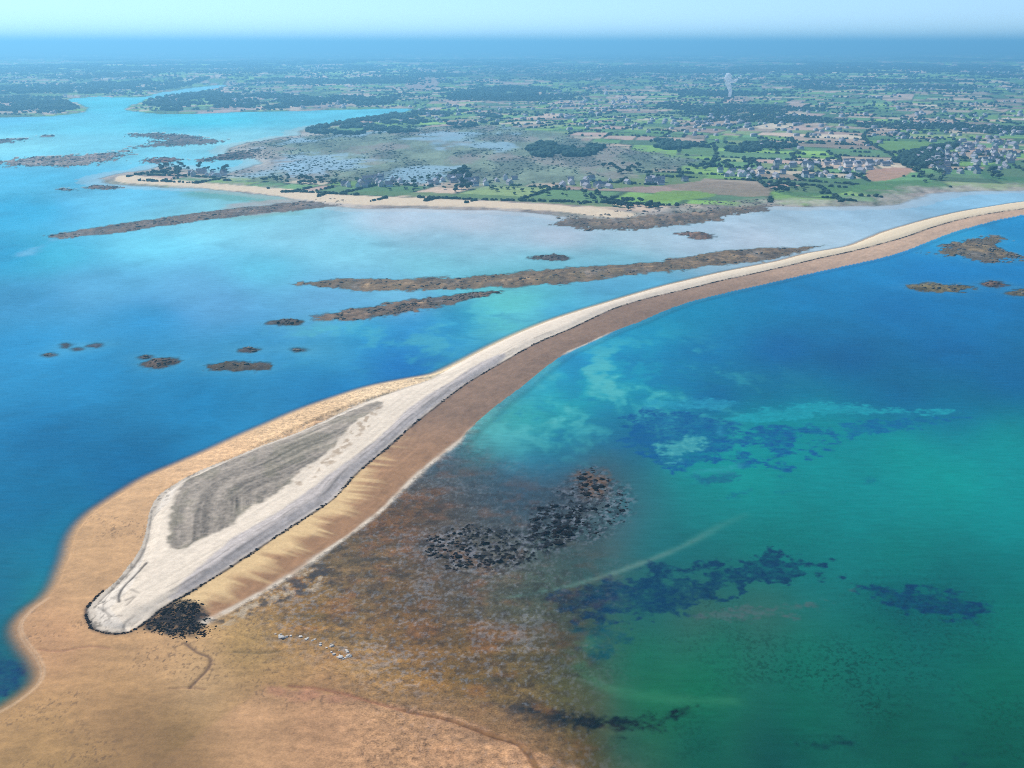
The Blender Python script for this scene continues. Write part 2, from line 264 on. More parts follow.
def world(x, y):
    """height, ground colour, sea colour, water cover, region of every point"""
    n = len(x); r = np.hypot(x, y); R3 = np.hypot(r, H)
    reg = np.zeros(n, np.int32)              # 0 sea bed
    h = np.full(n, -5.0)
    n1 = fbm(x / 40, y / 40, 1, 5); n2 = fbm(x / 7, y / 7, 2, 3); nf = fbm(x / 2.2, y / 2.2, 4, 2)
    near = r < 2600
    # sea colours -----------------------------------------------------------
    dl = sdist(x, y, P_LSEA, 4000); left = dl > 0
    sea = np.empty((n, 3))
    sea[left] = spread(x[left], y[left], C_L)
    rt = ~left
    sea[rt] = spread(x[rt], y[rt], C_R)
    # streaks and patches of the bed seen through the water
    s1 = fbm(x / 160 + .4 * n1, y / 420, 21, 4); s2 = fbm(x / 38, y / 75, 22, 4)
    sea *= (1 + np.where(left, .19, .13) * s1 + np.where(left, .10, .07) * s2)[:, None]
    pm = np.zeros(n)
    for (cx, cy, sx, sy, a) in [(630,378,95,40,1.),(540,420,70,30,.9),(470,312,80,22,.8),(340,335,60,20,.6),(420,345,80,22,.5)]:
        c = at(cx, cy); sxm = sx * math.hypot(c[1], H) / FPX; sym = sy * (c[1] ** 2 + H * H) / H / FPX
        pm = np.maximum(pm, a * np.exp(-((x - c[0]) / sxm) ** 2 - ((y - c[1]) / sym) ** 2))
    pt = fbm(x / 30 + .5 * n1, y / 62, 23, 5)
    lightp = alb((95,200,195)); deep = alb((12,100,165))
    m = (pm * sstep(-.1, .75, pt + .35 * fbm(x / 9, y / 16, 25, 3)) * .8)[:, None]; sea = sea * (1 - m) + lightp * m
    m = (pm * sstep(.0, .7, -pt + .2 * n2) * .45)[:, None]; sea = sea * (1 - m) + deep * m
    for pl, c, rough, op in KELP + MUD:
        sd = sdist(x, y, poly(pl), 60) + rough * (1.1 * n2 + 1.3 * n1)
        m = (sstep(-3.5, 5.5, sd + 2 * nf) * op * (.82 + .3 * nf + .3 * n2))[:, None].clip(0, 1)
        sea = sea * (1 - m) + alb(c) * m
    d, sq = ldist(x, y, line([(490,600),(540,592),(580,583),(620,571),(660,556),(690,543),(720,526),(745,515)]), 30)
    m = (np.exp(-((d + .8 * n2) / (1.7 + sq * .010)) ** 2) * .38 * sstep(0, 20, sq) * sstep(250, 90, sq) * (.8 + .3 * n1))[:, None]; sea = sea * (1 - m) + alb((125,172,155)) * m
    d, _ = ldist(x, y, line([(590,640),(580,660),(590,680),(620,692),(660,698),(700,701),(730,700)]), 30)
    m = (np.exp(-((d + 2 * n2) / 4.5) ** 2) * .38)[:, None]; sea = sea * (1 - m) + alb((70,135,100)) * m
    for pl, c, op in [([(180,190),(230,192),(310,200),(300,204),(250,203),(200,198)],(105,165,140),.7),([(215,213),(280,209),(330,206),(300,213),(240,220)],(130,175,150),.5),([(225,204),(290,200),(330,206),(290,212),(240,216)],(190,165,150),.7),([(70,232),(40,246),(20,256),(30,250)],(150,215,240),.5)]:
        sd = sdist(x, y, poly(pl), 150) + 20 * n1; m = (sstep(-15, 20, sd) * op)[:, None]; sea = sea * (1 - m) + alb(c) * m
    k_ = np.where(left, 1., 0.); k_[rt & near] = sstep(-.7, -1.3, spread(x[rt & near], y[rt & near], C_D, 2.6, .45, .05)[:, 0]); k_[rt & ~near] = 1
    k_ = (k_ * sstep(.07, .02, sea[:, 0]))[:, None]; sea = sea * (1 - k_ + k_ * np.array([.70, 1.09, 1.02]))
    gcol = sea.copy(); grain = np.full(n, .25)
    # right of the spit: flat, shoal and water run into each other ----------
    rr = rt & near
    dep = spread(x[rr], y[rr], C_D, 2.6, .45, .05)[:, 0]
    h[rt] = -5
    h[rr] = np.where(dep < -1.35, -1.35 + (dep + 1.35) * 6, dep * (1.0 - .25 * sstep(-1.3, -.3, dep))) + .12 * n2[rr]
    # weed and stones over the shoal, then wet glints painted as pale grey specks
    shoal = np.zeros(n); shoal[rr] = sstep(-1.45, -.35, dep + .15 * n1[rr]) * (1 - sstep(.15, .5, dep))
    wd = fbm(x / 4.5, y / 5, 41, 4); big = fbm(x / 45, y / 40, 42, 3)
    m = (shoal * sstep(-.15, .75, wd + .35 * big) * .6)[:, None]; gcol = gcol * (1 - m) + alb((58,50,44)) * m
    m = (shoal * sstep(.0, .8, fbm(x / 16, y / 15, 43, 5)) * .42)[:, None]; gcol = gcol * (1 - m) + alb((150,98,52)) * m
    m = (shoal * sstep(.1, .7, fbm(x / 1.7, y / 2.2, 44, 3) - .5 * big) * .36)[:, None]; gcol = gcol * (1 - m) + alb((150,158,165)) * m
    mixw = shoal * .75
    sea = sea * (1 - mixw[:, None]) + gcol * mixw[:, None]
    sk = fbm(x / 38 + n1, y / 7, 31, 4); gcol = gcol * (1 + (shoal * .32 * sk)[:, None] * np.array([1.25, 1.0, .8]))
    grain += .0; grain += .5 * shoal
    spk = sstep(-.1, .7, fbm(x / 1.25, y / 1.7, 24, 3) + .3 * n1) * np.exp(-((x - at(740, 680)[0]) / 140) ** 2 - ((y - at(740, 670)[1]) / 130) ** 2) * .6 * sstep(-.9, .6, fbm(x / 60, y / 60, 26, 3))
    sea *= (1 - spk)[:, None]
    reg[rr & (h > -1.5)] = 1
    for pl, op in [([(533,508),(556,503),(584,508),(584,532),(564,549),(536,552),(528,530)],.85),([(428,535),(470,524),(532,534),(536,560),(500,572),(446,570),(424,555)],.7),([(550,490),(604,478),(632,496),(624,522),(585,545),(578,512)],.6),([(574,474),(594,466),(610,480),(602,500),(582,500)],.5)]:
        cd = sdist(x, y, poly(pl), 40); m = (sstep(-8, 6, cd + 4 * n2) * sstep(-.1, .35, fbm(x / 2.8, y / 3.6, 45, 3)) * op)[:, None]
        gcol = gcol * (1 - m) + alb((38,34,34)) * m; sea = sea * (1 - m) + alb((38,36,40)) * m
        m = (sstep(-8, 6, cd + 4 * n2) * sstep(.2, .5, fbm(x / 2.2, y / 2.8, 48, 3)) * op * .6)[:, None]  # bright glints between the rocks, painted into ground and sea colour
        gcol = gcol * (1 - m) + alb((165,170,178)) * m; sea = sea * (1 - m) + alb((150,160,172)) * m
    for pl in ([(576,484),(584,470),(602,470),(612,484),(600,498),(584,496)],[(405,500),(425,490),(445,492),(420,512),(402,520)],[(372,520),(400,512),(405,530),(380,548),(362,545)]):
        cd = sdist(x, y, poly(pl), 40); m = (sstep(-7, 6, cd + 5 * n2 + 2 * n1) * sstep(-.5, .4, fbm(x / 3.5, y / 4, 18, 3)) * .7)[:, None]
        gcol = gcol * (1 - m) + alb((132,90,48)) * m; sea = sea * (1 - m) + alb((120,86,50)) * m
    # sand flat: everything right of the left shore in front of the spit
    c = spread(x[near], y[near], C_F); fl = np.zeros((n, 3)); fl[near] = c
    dlm = -dl                                   # metres in from the left shore
    sandy = near & rt & (dlm < 60)
    w = np.zeros(n); w[rr] = sstep(.0, .5, dep + .12 * n1[rr])
    w = np.maximum(w, ((sdist(x, y, P_SPIT, 60) < 3) & rt & (dlm < 26) & (y > 400)) * 1.0)
    gcol = gcol * (1 - w[:, None]) + fl * w[:, None]
    h = h * (1 - w) + np.maximum(h, np.minimum(.08 + dlm * .045, 1.5)) * w
    db_ = np.full(n, -60.); db_[rr] = sdist(x[rr], y[rr], P_SAND, 60)
    sm = sstep(-1.5, 2.5, db_ + 1.6 * n2 + 2 * n1); w = np.maximum(w, sm); sm = sm * sstep(at(120, 730)[0], at(330, 730)[0], x + 12 * n1)
    om = (sstep(-26, -3, db_) * (1 - sm) * sstep(-60, 60, x - at(330, 660)[0]) * .75)[:, None]; gcol = gcol * (1 - om) + alb((150,116,76)) * om
    gcol = gcol * (1 - sm[:, None] * .7) + (alb((198,153,112)) * (1 + .12 * fbm(x / 26, y / 20, 46, 4))[:, None]) * sm[:, None] * .7
    dk = (sstep(0, 60, sdist(x, y, poly([(95,730),(130,705),(170,712),(205,745),(215,800),(110,800)]), 60) + 25 + 14 * n1) * .55)[:, None]; gcol = gcol * (1 - dk) + alb((122,92,62)) * dk
    rd = (sstep(-3, 6, sdist(x, y, poly([(262,688),(300,690),(360,699),(372,706),(320,704),(270,698)]), 30) + 5 * n2 + 4 * n1) * .5)[:, None]; gcol = gcol * (1 - rd) + alb((180,122,95)) * rd
    rp = fbm(x / 7 + n1, y / 2.4 + .6 * n2, 49, 3); gcol = np.where((w > .3)[:, None], gcol * (1 + .10 * rp)[:, None], gcol)
    rg = np.abs(fbm(x / 34 + .3 * n2, y / 26 + .4 * n1, 40, 3)); dr_ = (np.exp(-(rg / .03) ** 2) * sstep(-.2, .5, fbm(x / 90, y / 90, 39, 2)) * (w > .3) * (r < 800) * .30)[:, None]; gcol = gcol * (1 - dr_) + alb((128,92,66)) * dr_
    pk = (sstep(.42, .62, fbm(x / 1.4, y / 1.8, 30, 3)) * sstep(-.1, .6, fbm(x / 45, y / 38, 29, 3)) * (w > .3) * .55)[:, None]; gcol = gcol * (1 - pk) + alb((92,70,54)) * pk
    st = fbm(x / 60 + .3 * n2, y / 12, 47, 4)
    gcol = np.where((w > .3)[:, None], gcol * (1 + .10 * st + .10 * n1 + .07 * n2)[:, None], gcol)
    # left of the shore the bed shelves
    hl = -dl * .07
    h = np.where(left, np.maximum(hl, -5), h)
    lnear = left & near & (dl < 60)
    gcol[lnear] = np.where((dl[lnear] < 60)[:, None], fl[lnear] * .9, gcol[lnear]); reg[lnear] = 1
    d, _ = ldist(x, y, W_L, 12); m = (np.exp(-((d - .8) / .7) ** 2) * .28 * (y < 560))[:, None]
    gcol = gcol * (1 - m) + alb((225,205,175)) * m
    # creek edges on the flat
    for pl, wdt, col, op in [([(185,645),(198,655),(210,660),(209,670),(196,684),(190,690)], 1.0, (105,80,65), .8), ([(235,654),(260,655),(280,652)], 1.1, (110,95,65), .6),
                        ([(290,688),(330,692),(370,702),(410,712),(450,720),(490,735),(520,745),(535,765),(545,790)], 1.3, (150,95,70), .6), ([(170,691),(190,690),(205,692)], .8, (140,105,80), .5),
                        ([(40,650),(60,652),(90,648),(110,651)], .9, (165,115,90), .5)]:
        d, _ = ldist(x, y, line(pl), 12); m = (np.exp(-(d / wdt) ** 2) * op)[:, None]; gcol = gcol * (1 - m) + alb(col) * m
        h = h - .5 * np.exp(-(d / wdt) ** 2) * (d < 10)
    # the spit --------------------------------------------------------------
    ds = sdist(x, y, P_SPIT, 60); sp = ds > 0
    db = sdist(x, y, poly(BERM, 2), 60)
    dsc, s_w = ldist(x, y, W_W, 120); dwh, s_h = ldist(x, y, W_S, 60)
    dscp = sdist(x, y, poly(SCARP, 2), 60)
    dv = sdist(x, y, poly(VEG), 60); dr = sdist(x, y, poly(RIDGE), 60)
    far = sstep(1250, 1800, r)[:, None]
    base = np.minimum(.3 + ds * .10, 2.2)
    hs = base + 2.2 * sstep(0, 11, db + .6 * n2) + .7 * sstep(0, 11, dr) - .9 * sstep(-2, 12, dv) + .10 * n2
    h = np.where(sp, np.maximum(hs, h), h); reg[sp] = 2; grain[sp] = .2
    out = (ds <= 0) & (ds > -24) & rt & (r > 740)
    h = np.where(out, np.maximum(h, .3 + ds * .085), h); reg = np.where(out & (h > -1.5) & (reg == 0), 1, reg)
    # brown seaward slope
    low = dwh / (dwh + dsc + .01)
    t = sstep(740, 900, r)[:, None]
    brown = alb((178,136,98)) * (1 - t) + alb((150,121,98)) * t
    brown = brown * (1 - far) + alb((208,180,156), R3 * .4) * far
    cusp = vnoise(s_w / 5.5, dsc / 40, 51) * .6 + vnoise(s_w / 2.3, dsc / 30, 52) * .4
    reach = sstep(-.25, .45, cusp * 1.15 + .18 - dsc / np.maximum(dsc + dwh, 4) * 1.3 - .6 * sstep(620, 840, r))
    lightm = (reach * (1 - sstep(730, 860, r)) * .92)[:, None]
    brown = brown * (1 + .09 * n2 + .08 * n1 + .14 * (fbm(s_w / 8, dsc / 2.5, 53, 3)))[:, None]
    brown = brown * (1 - lightm) + alb((238,205,150)) * lightm
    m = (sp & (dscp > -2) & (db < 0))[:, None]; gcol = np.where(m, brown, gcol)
    # berm: pale shingle, ridge, grey growth
    t2 = sstep(0, 14, db)
    bc = alb((246,231,208)) * (1 + .05 * n2 + .06 * n1)[:, None]
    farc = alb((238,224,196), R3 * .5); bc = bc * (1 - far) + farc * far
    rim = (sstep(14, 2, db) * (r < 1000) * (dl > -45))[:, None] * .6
    bc = bc * (1 - rim) + alb((190,180,165)) * rim
    bc = bc * (1 + .10 * fbm(np.minimum(dsc, np.abs(dl)) / 2.2, s_w / 80, 27, 3) * (r < 1100))[:, None]
    ring = (sstep(3, 7, db) * sstep(1, -3, dv) * (np.abs(dl) < 45) * (r < 900) * .5)[:, None]; bc = bc * (1 - ring) + alb((250,240,224)) * ring
    spk = (sstep(.25, .5, fbm(x / 2.6, y / 3.4, 55, 3)) * sstep(0, -9, dv - 2) * sstep(30, 5, np.abs(dl + 25)) * (r < 900) * .75)[:, None]
    bc = bc * (1 - spk) + alb((120,112,100)) * spk
    rm = (sstep(-1, 3, dr + n2))[:, None] * .85
    rs = fbm(dsc / 2.0, s_w / 70, 56, 3)
    bc = bc * (1 - rm) + (alb((192,184,180)) * (1 + .30 * rs + .16 * nf)[:, None]) * rm
    # dark swash lines on the ridge
    for off, wdt, op in [(9, .8, .45), (13.5, .6, .3), (5.5, .5, .3)]:
        dd = np.abs(dsc + 1.2 * vnoise(s_w / 25, 0 * s_w, 57 + int(off)) - off)
        m = (np.exp(-(dd / wdt) ** 2) * op * (db > 0) * (r < 1150) * sstep(.25, .6, vnoise(s_w / 14, s_w * 0, 60 + int(off))))[:, None]
        bc = bc * (1 - m) + alb((95,88,85)) * m
    dlft, s_l = ldist(x, y, line(TIP), 120)
    vm = sstep(-1.5, 2.5, dv + 2.2 * n2)[:, None]
    vs = fbm(dlft / 3.2 + .8 * n1, s_l / 90, 58, 4) * (.4 + .9 * vnoise(x / 22, y / 30, 54)) + .5 * fbm(dlft / 9 + .5 * n1, s_l / 130, 50, 2)
    vc = alb((160,149,134)) * (1 + .5 * vs + .28 * nf)[:, None]
    gm = (sstep(0, .6, fbm(x / 16, y / 24, 59, 3) + .1) * .25)[:, None]; vc = vc * (1 - gm) + alb((118,118,84)) * gm
    bc = bc * (1 - vm) + vc * vm
    # brownish growth between the grey area and the pale band
    gb = poly([(352,432),(335,455),(318,468),(300,478),(292,492),(310,484),(330,470),(352,450),(372,428),(378,412)])
    m = (sstep(-3, 3, sdist(x, y, gb, 40) + 4 * n2) * sstep(-.2, .3, fbm(x / 5, y / 8, 61, 3)) * .7)[:, None]
    bc = bc * (1 - m) + alb((172,148,118)) * m
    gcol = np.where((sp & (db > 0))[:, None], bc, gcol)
    # old terrace edge inside the tip, the shade of its step painted dark
    for pl, wdt, op in [([(147,568),(138,578),(126,590),(120,600),(120,608)], .9, .85), ([(127,607),(135,604),(128,612)], 1.0, .5), ([(100,612),(106,617),(112,622),(122,622)], .8, .5),
                        ([(110,598),(104,606),(104,614)], .6, .4), ([(140,600),(132,596)], .8, .4), ([(152,512),(150,530),(146,548),(138,563),(124,580),(112,592),(100,604)], .7, .55)]:
        d, _ = ldist(x, y, line(pl), 10); m = (np.exp(-((d + .4 * n2) / wdt) ** 2) * op)[:, None]
        gcol = gcol * (1 - m) + alb((66,60,58)) * m; h = h - .35 * m[:, 0]
    # wrack: dark weed thrown up along the foot of the berm
    ww = .9 + .7 * vnoise(s_w / 11, 0 * s_w, 65) + .9 * sstep(1000, 2200, r)
    m = (np.exp(-((dsc + .5 * n2) / ww) ** 2) * (.9 - .25 * sstep(1500, 2500, r)) * near * sstep(.1, .45, vnoise(s_w / 30, 0 * s_w, 66) + .25))[:, None]
    gcol = gcol * (1 - m) + alb((62,48,42)) * m
    dt, s_t = ldist(x, y, line([(160,614),(140,629),(130,634.5),(115,636.5),(102,634.5),(92,630.5),(87.5,621),(86.5,612),(93,603),(104,592)]), 20)
    m = (np.exp(-((dt + .4 * n2) / (1.5 * sstep(0, 30, 62 - s_t * .55).clip(.35, 1))) ** 2) * (.35 + .6 * vnoise(s_t / 5, 0 * s_t, 28)))[:, None]
    gcol = gcol * (1 - m) + alb((52,46,44)) * m
    # black weed heap by the tip
    bw = sdist(x, y, poly([(150,624),(165,612),(182,604),(200,605),(208,616),(204,630),(192,640),(172,638),(158,634),(140,634)]), 40)
    m = (sstep(-2.5, 2.5, bw + 3.0 * n2) * (.97 - .25 * (nf > .35)))[:, None]
    gcol = gcol * (1 - m) + alb((34,31,31)) * m; h = h + .5 * m[:, 0]
    # white sand line at the foot of the slope
    wl = 1.9 * (1 - .35 * sstep(900, 1100, r)) * (.55 + .75 * vnoise(s_h / 22, 0 * s_h, 67))
    gap = np.maximum(1 - sstep(800, 870, r), .95 * sstep(1065, 1085, r) * (1 - sstep(1140, 1180, r))) * (.55 + .45 * sstep(.2, .5, vnoise(s_h / 9, 0 * s_h, 68)))
    m = (np.exp(-((dwh + .3 * n2 - .5) / wl) ** 2) * gap * .9)[:, None]
    gcol = gcol * (1 - m) + alb((226,212,190)) * m
    h = np.where((dwh < 6) & rr, np.maximum(h, .55 - dwh * .12), h)
    # debris below the tip of the slope
    db2 = sdist(x, y, poly([(212,622),(250,602),(300,576),(330,560),(330,580),(300,596),(260,612),(225,632)]), 40)
    m = (sstep(-3, 4, db2 + 4 * n2) * sstep(-.1, .3, wd) * .8)[:, None]; gcol = gcol * (1 - m) + alb((58,56,56)) * m
    m = (sstep(-3, 4, db2 + 4 * n2) * sstep(.2, .5, -wd) * .7)[:, None]; gcol = gcol * (1 - m) + alb((190,175,150)) * m
    # bars, reefs, rocks ----------------------------------------------------
    for k, (pl, hh, c, nm, cat, lab, kd) in enumerate(ISLES):
        W = poly(pl); ext = (W.max(0) - W.min(0)).min()
        sdf = sdist(x, y, W, 60); ii = np.nonzero(sdf > -58)[0]
        if not len(ii): continue
        X_, Y_, sd, m1, m2 = x[ii], y[ii], sdf[ii], n1[ii], n2[ii]
        fw = 1.0 if r[ii].min() < 2000 else 2.6; q = min(14 * fw, ext * (.16 if fw == 1 else .24))
        jag = q * (1.0 * m2 + 1.2 * m1 + .9 * fbm(X_ / (22 * fw), Y_ / (50 * fw), 68, 4)) * (.5 if kd and fw == 1 else 1)
        e = sd + jag - ext * ((.02 if kd else .09) if fw == 1 else .06); rough = (.25 if kd else .55)
        hk = np.where(e > 0, .15 + hh * sstep(0, max(4, ext * .35), e) * (1 + rough * m2 + .3 * m1), e * .11)
        g = (sd > -50) & (hk > h[ii]) & (hk > -2.2)
        rr2 = np.hypot(*W.mean(0)); cc = alb(c, np.array(math.hypot(rr2, H) * .45)); cc = cc * .68 + cc.mean() * .30 * np.array([1.0, 1.02, .9])
        v = fbm(X_ / 24, Y_ / 60, 70 + k, 4); v2 = fbm(X_ / 9, Y_ / 26, 69, 4)
        cl = cc * (1 + .45 * v + .5 * m2 + .5 * v2).clip(.25, 2.2)[:, None]
        gy = (sstep(0, .7, fbm(X_ / 30, Y_ / 70, 73 + k, 4)) * .6)[:, None]; cl = cl * (1 - gy) + cl.mean(1, keepdims=True) * np.array([.95, .95, .92]) * gy
        if kd:
            crest = (sstep(.25, .8, hk / hh) * sstep(0, .5, fbm(X_ / 80, Y_ / 200, 71 + k, 3) + .2) * .6)[:, None]
            cl = cl * (1 - crest) + alb((205,178,145), np.array(rr2 * .5)) * crest
        ol = (sstep(.1, .5, fbm(X_ / 18, Y_ / 40, 72 + k, 3)) * .5)[:, None]; cl = cl * (1 - ol) + cc * np.array([.72, .82, .62]) * ol
        lowd = (sstep(.9, .1, hk) * .5)[:, None]; cl = cl * (1 - lowd) + cc * np.array([.45, .45, .42]) * lowd
        gi = ii[g]; gcol[gi] = cl[g]; h[gi] = hk[g]; reg[gi] = 10 + k; grain[gi] = .5
        sh = (np.exp(-np.maximum(-e, 0) / 9) * .25 * (sd > -50))[:, None]; sea[ii] = sea[ii] * (1 - sh) + alb((120,195,210), np.array(rr2)) * sh
    # mainland --------------------------------------------------------------
    fr = r > 1500
    sdm = np.full(n, -3000.0); sdm[fr] = sdist(x[fr], y[fr], P_MAIN, 3000)
    sdm += np.where(fr, 10 * n1 + 22 * fbm(x / 300, y / 300, 80, 3), 0)
    g = (sdm > -60) & fr
    hm = land_h(x, y, sdm)
    lc = np.zeros((n, 3)); pid, edge = np.zeros(n, np.int64), np.full(n, 99.)
    pid[g], edge[g] = parcels(x[g], y[g])
    q = hash2(pid, pid * 0, 9); ci = np.clip(np.searchsorted(CROPW, q), 0, len(CROPS) - 1)
    lc = CROPS[ci] * np.array([1.42, 1.34, 1.25]) * (.95 + .75 * hash2(pid, pid * 0 + 1, 10))[:, None] * (1 + .12 * n1)[:, None]
    lc = lc * (1 + .3 * sstep(4000, 8000, r) * fbm(x / 700, y / 1800, 88, 3) + .9 * sstep(7000, 12000, r) * fbm(x / 1500, y / 5200, 89, 4))[:, None]; hd = (sstep(9, 2, edge) * .8)[:, None]; lc = lc * (1 - hd) + np.array([.028, .055, .022]) * hd
    wood = sstep(.40, .54, fbm(x / 900, y / 900, 82, 3) - .25 * sstep(9000, 3000, r))[:, None] * .8
    lc = lc * (1 - wood) + np.array([.03, .06, .026]) * wood
    for pl, c, ro in [([(640,204),(655,195),(690,193),(715,194),(712,199),(675,203)],(.16,.27,.03),6),([(845,191),(870,184),(935,182),(945,186),(920,193),(870,197)],(.075,.17,.04),6),
                  ([(865,178),(870,172),(908,170),(912,174),(895,181),(872,183)],(.42,.22,.13),4),([(770,192),(800,188),(840,188),(850,194),(800,199)],(.07,.15,.04),6),
                  ([(660,188),(720,184),(770,190),(765,198),(720,197)],(.25,.18,.11),10),([(560,187),(640,178),(700,176),(700,184),(640,190),(600,192)],(.11,.18,.045),12),
                  ([(985,168),(1030,162),(1060,166),(1030,182),(985,180)],(.06,.15,.045),6),([(470,140),(500,133),(505,140),(480,146)],(.40,.26,.17),5),([(400,146),(440,139),(475,138),(450,144)],(.36,.25,.17),5),
                  ([(405,84),(425,80),(440,84),(430,92),(410,92)],(.36,.24,.18),6),([(300,193),(430,195),(560,201),(630,210),(560,206),(430,199),(350,196)],(.10,.17,.05),5)]:
        sd = sdist(x, y, poly(pl), 80); m = sstep(-4, 4, sd + ro * n1)[:, None] * .92; lc = lc * (1 - m) + np.array(c) * (1 + .1 * n2)[:, None] * m
    ma = sstep(-40, 60, sdist(x, y, poly(MARSH), 200) + 60 * n1)
    mc = np.array([.16, .20, .125]) * (1 + .25 * n2 + .45 * fbm(x / 70, y / 180, 83, 4))[:, None]
    tq = sstep(0, .5, fbm(x / 120, y / 300, 84, 4))[:, None] * .7; mc = mc * (1 - tq) + np.array([.26, .21, .17]) * tq
    tq = sstep(.1, .5, fbm(x / 90, y / 260, 85, 4))[:, None] * .6; mc = mc * (1 - tq) + np.array([.06, .075, .06]) * tq
    tq = (sstep(-20, 60, sdist(x, y, poly([(258,162),(300,155),(350,158),(380,165),(330,176),(280,178)]), 200) + 80 * n1) * .75)[:, None]; mc = mc * (1 - tq) + np.array([.28, .42, .5]) * tq
    tq = (sstep(.22, .5, fbm(x / 210, y / 420, 19, 4) + .25 * sstep(-200, -900, x) - .5 * sstep(0, 250, x)) * .7)[:, None]; mc = mc * (1 - tq) + np.array([.27, .42, .5]) * tq
    lc = lc * (1 - ma[:, None]) + mc * ma[:, None]
    # rocky shore fringe of the mainland
    fe = (sstep(110, 20, sdm + 45 * n1) * (r < 4500))[:, None] * .85
    fcol = np.array([.27, .225, .18]) * (1 + .6 * fbm(x / 30, y / 90, 86, 4) + .3 * n2)[:, None]; pz = sstep(.1, .4, fbm(x / 60, y / 130, 87, 3))[:, None] * .7; fcol = fcol * (1 - pz) + np.array([.52, .45, .36]) * pz; lc = lc * (1 - fe) + fcol * fe
    bd = sdist(x, y, poly(BEACH), 100) + 7 * n1 - 4 - 5 * sstep(-200, -700, x)
    bm = sstep(-3, 5, bd)[:, None]; lc = lc * (1 - bm) + alb((230,214,188), R3 * .4) * (1 + .05 * n2)[:, None] * bm
    g2 = g & (hm > h)
    gcol = np.where(g2[:, None], lc, gcol); h = np.where(g2, hm, h); reg = np.where(g2, np.where(bd > 0, 4, 3), reg); grain = np.where(g2, .2, grain)
    sh = (np.exp(-np.maximum(-sdm, 0) / 70) * .45 * (g & (r < 4500)))[:, None]; sea = sea * (1 - sh) + alb((205,205,205), R3) * sh
    cover = sstep(.02, -1.0, h)
    cover = np.where(left, sstep(.05, -.9, h), cover)
    return h, gcol.clip(.003, .9), sea.clip(.003, .9), cover, reg, grain

# ------------------------------------------------------------------ one fan of ground points round the camera, finest where it is seen finest
NA = 1490
az = np.radians(np.concatenate([np.linspace(-74, -40.5, 70), np.linspace(-40, 40, NA - 140), np.linspace(40.5, 74, 70)]))
dep = np.concatenate([np.linspace(78, 62.5, 12), np.linspace(62, 38.2, 55), np.linspace(38.1, .285, 800)])
rad = H / np.tan(np.radians(dep)); NR = len(rad)
A, Rr = np.meshgrid(az, rad)
GX, GY = (Rr * np.sin(A)).ravel(), (Rr * np.cos(A)).ravel()
hh_, gc_, sc_, cv_, rg_, gr_ = [], [], [], [], [], []
CH = NA * 60
for i in range(0, len(GX), CH):
    o = world(GX[i:i + CH], GY[i:i + CH])
    for l, v in zip((hh_, gc_, sc_, cv_, rg_, gr_), o): l.append(v)
GH, GC, SCOL, CV, RG, GR = [np.concatenate(v) for v in (hh_, gc_, sc_, cv_, rg_, gr_)]
idx = np.arange(NR * NA).reshape(NR, NA)
QUADS = np.stack([idx[:-1, :-1], idx[:-1, 1:], idx[1:, 1:], idx[1:, :-1]], -1).reshape(-1, 4)

# ------------------------------------------------------------------ materials
def mat(name):
    m = bpy.data.materials.new(name); m.use_nodes = True
    nt = m.node_tree; return m, nt, nt.nodes['Principled BSDF'], nt.nodes['Material Output']
def N(nt, t, **k):
    n = nt.nodes.new(t)
    for a, b in k.items():
        if a.startswith('i_'): n.inputs[int(a[2:]) if a[2:].isdigit() else a[2:]].default_value = b
        else: setattr(n, a, b)
    return n
def ground_mat(name, sc1=1.1, sc2=.25, bump=.6, rough=.95, dist=.25):
    m, nt, b, out = mat(name)
    at_ = N(nt, 'ShaderNodeAttribute', attribute_name='col'); geo = N(nt, 'ShaderNodeNewGeometry')
    a = N(nt, 'ShaderNodeTexNoise', i_Scale=sc1, i_Detail=4.0, i_Roughness=.7); c = N(nt, 'ShaderNodeTexNoise', i_Scale=sc2, i_Detail=5.0, i_Roughness=.65)
    nt.links.new(geo.outputs['Position'], a.inputs['Vector']); nt.links.new(geo.outputs['Position'], c.inputs['Vector'])
    add = N(nt, 'ShaderNodeMath', operation='ADD'); nt.links.new(a.outputs['Fac'], add.inputs[0]); nt.links.new(c.outputs['Fac'], add.inputs[1])
    sub = N(nt, 'ShaderNodeMath', operation='SUBTRACT', i_1=1.0); nt.links.new(add.outputs[0], sub.inputs[0])
    mul = N(nt, 'ShaderNodeMath', operation='MULTIPLY'); nt.links.new(sub.outputs[0], mul.inputs[0]); nt.links.new(at_.outputs['Alpha'], mul.inputs[1])
    ma = N(nt, 'ShaderNodeMath', operation='MULTIPLY_ADD', i_1=3.0, i_2=1.0); nt.links.new(mul.outputs[0], ma.inputs[0])
    vm = N(nt, 'ShaderNodeVectorMath', operation='SCALE'); nt.links.new(at_.outputs['Color'], vm.inputs[0]); nt.links.new(ma.outputs[0], vm.inputs['Scale'])
    nt.links.new(vm.outputs[0], b.inputs['Base Color'])
    b.inputs['Roughness'].default_value = rough; b.inputs['Specular IOR Level'].default_value = .15
    bp = N(nt, 'ShaderNodeBump', i_Strength=bump, i_Distance=dist); nt.links.new(add.outputs[0], bp.inputs['Height']); nt.links.new(bp.outputs[0], b.inputs['Normal'])
    return m
M_SHINGLE = ground_mat('shingle', bump=.3); M_FLAT = ground_mat('wet_sand', rough=.8); M_ROCK = ground_mat('weedy_rock', .5, .12, .9, .9, .6)
M_LAND = ground_mat('farmland', .12, .03, .3, 1, 1.0); M_BED = ground_mat('sea_bed')
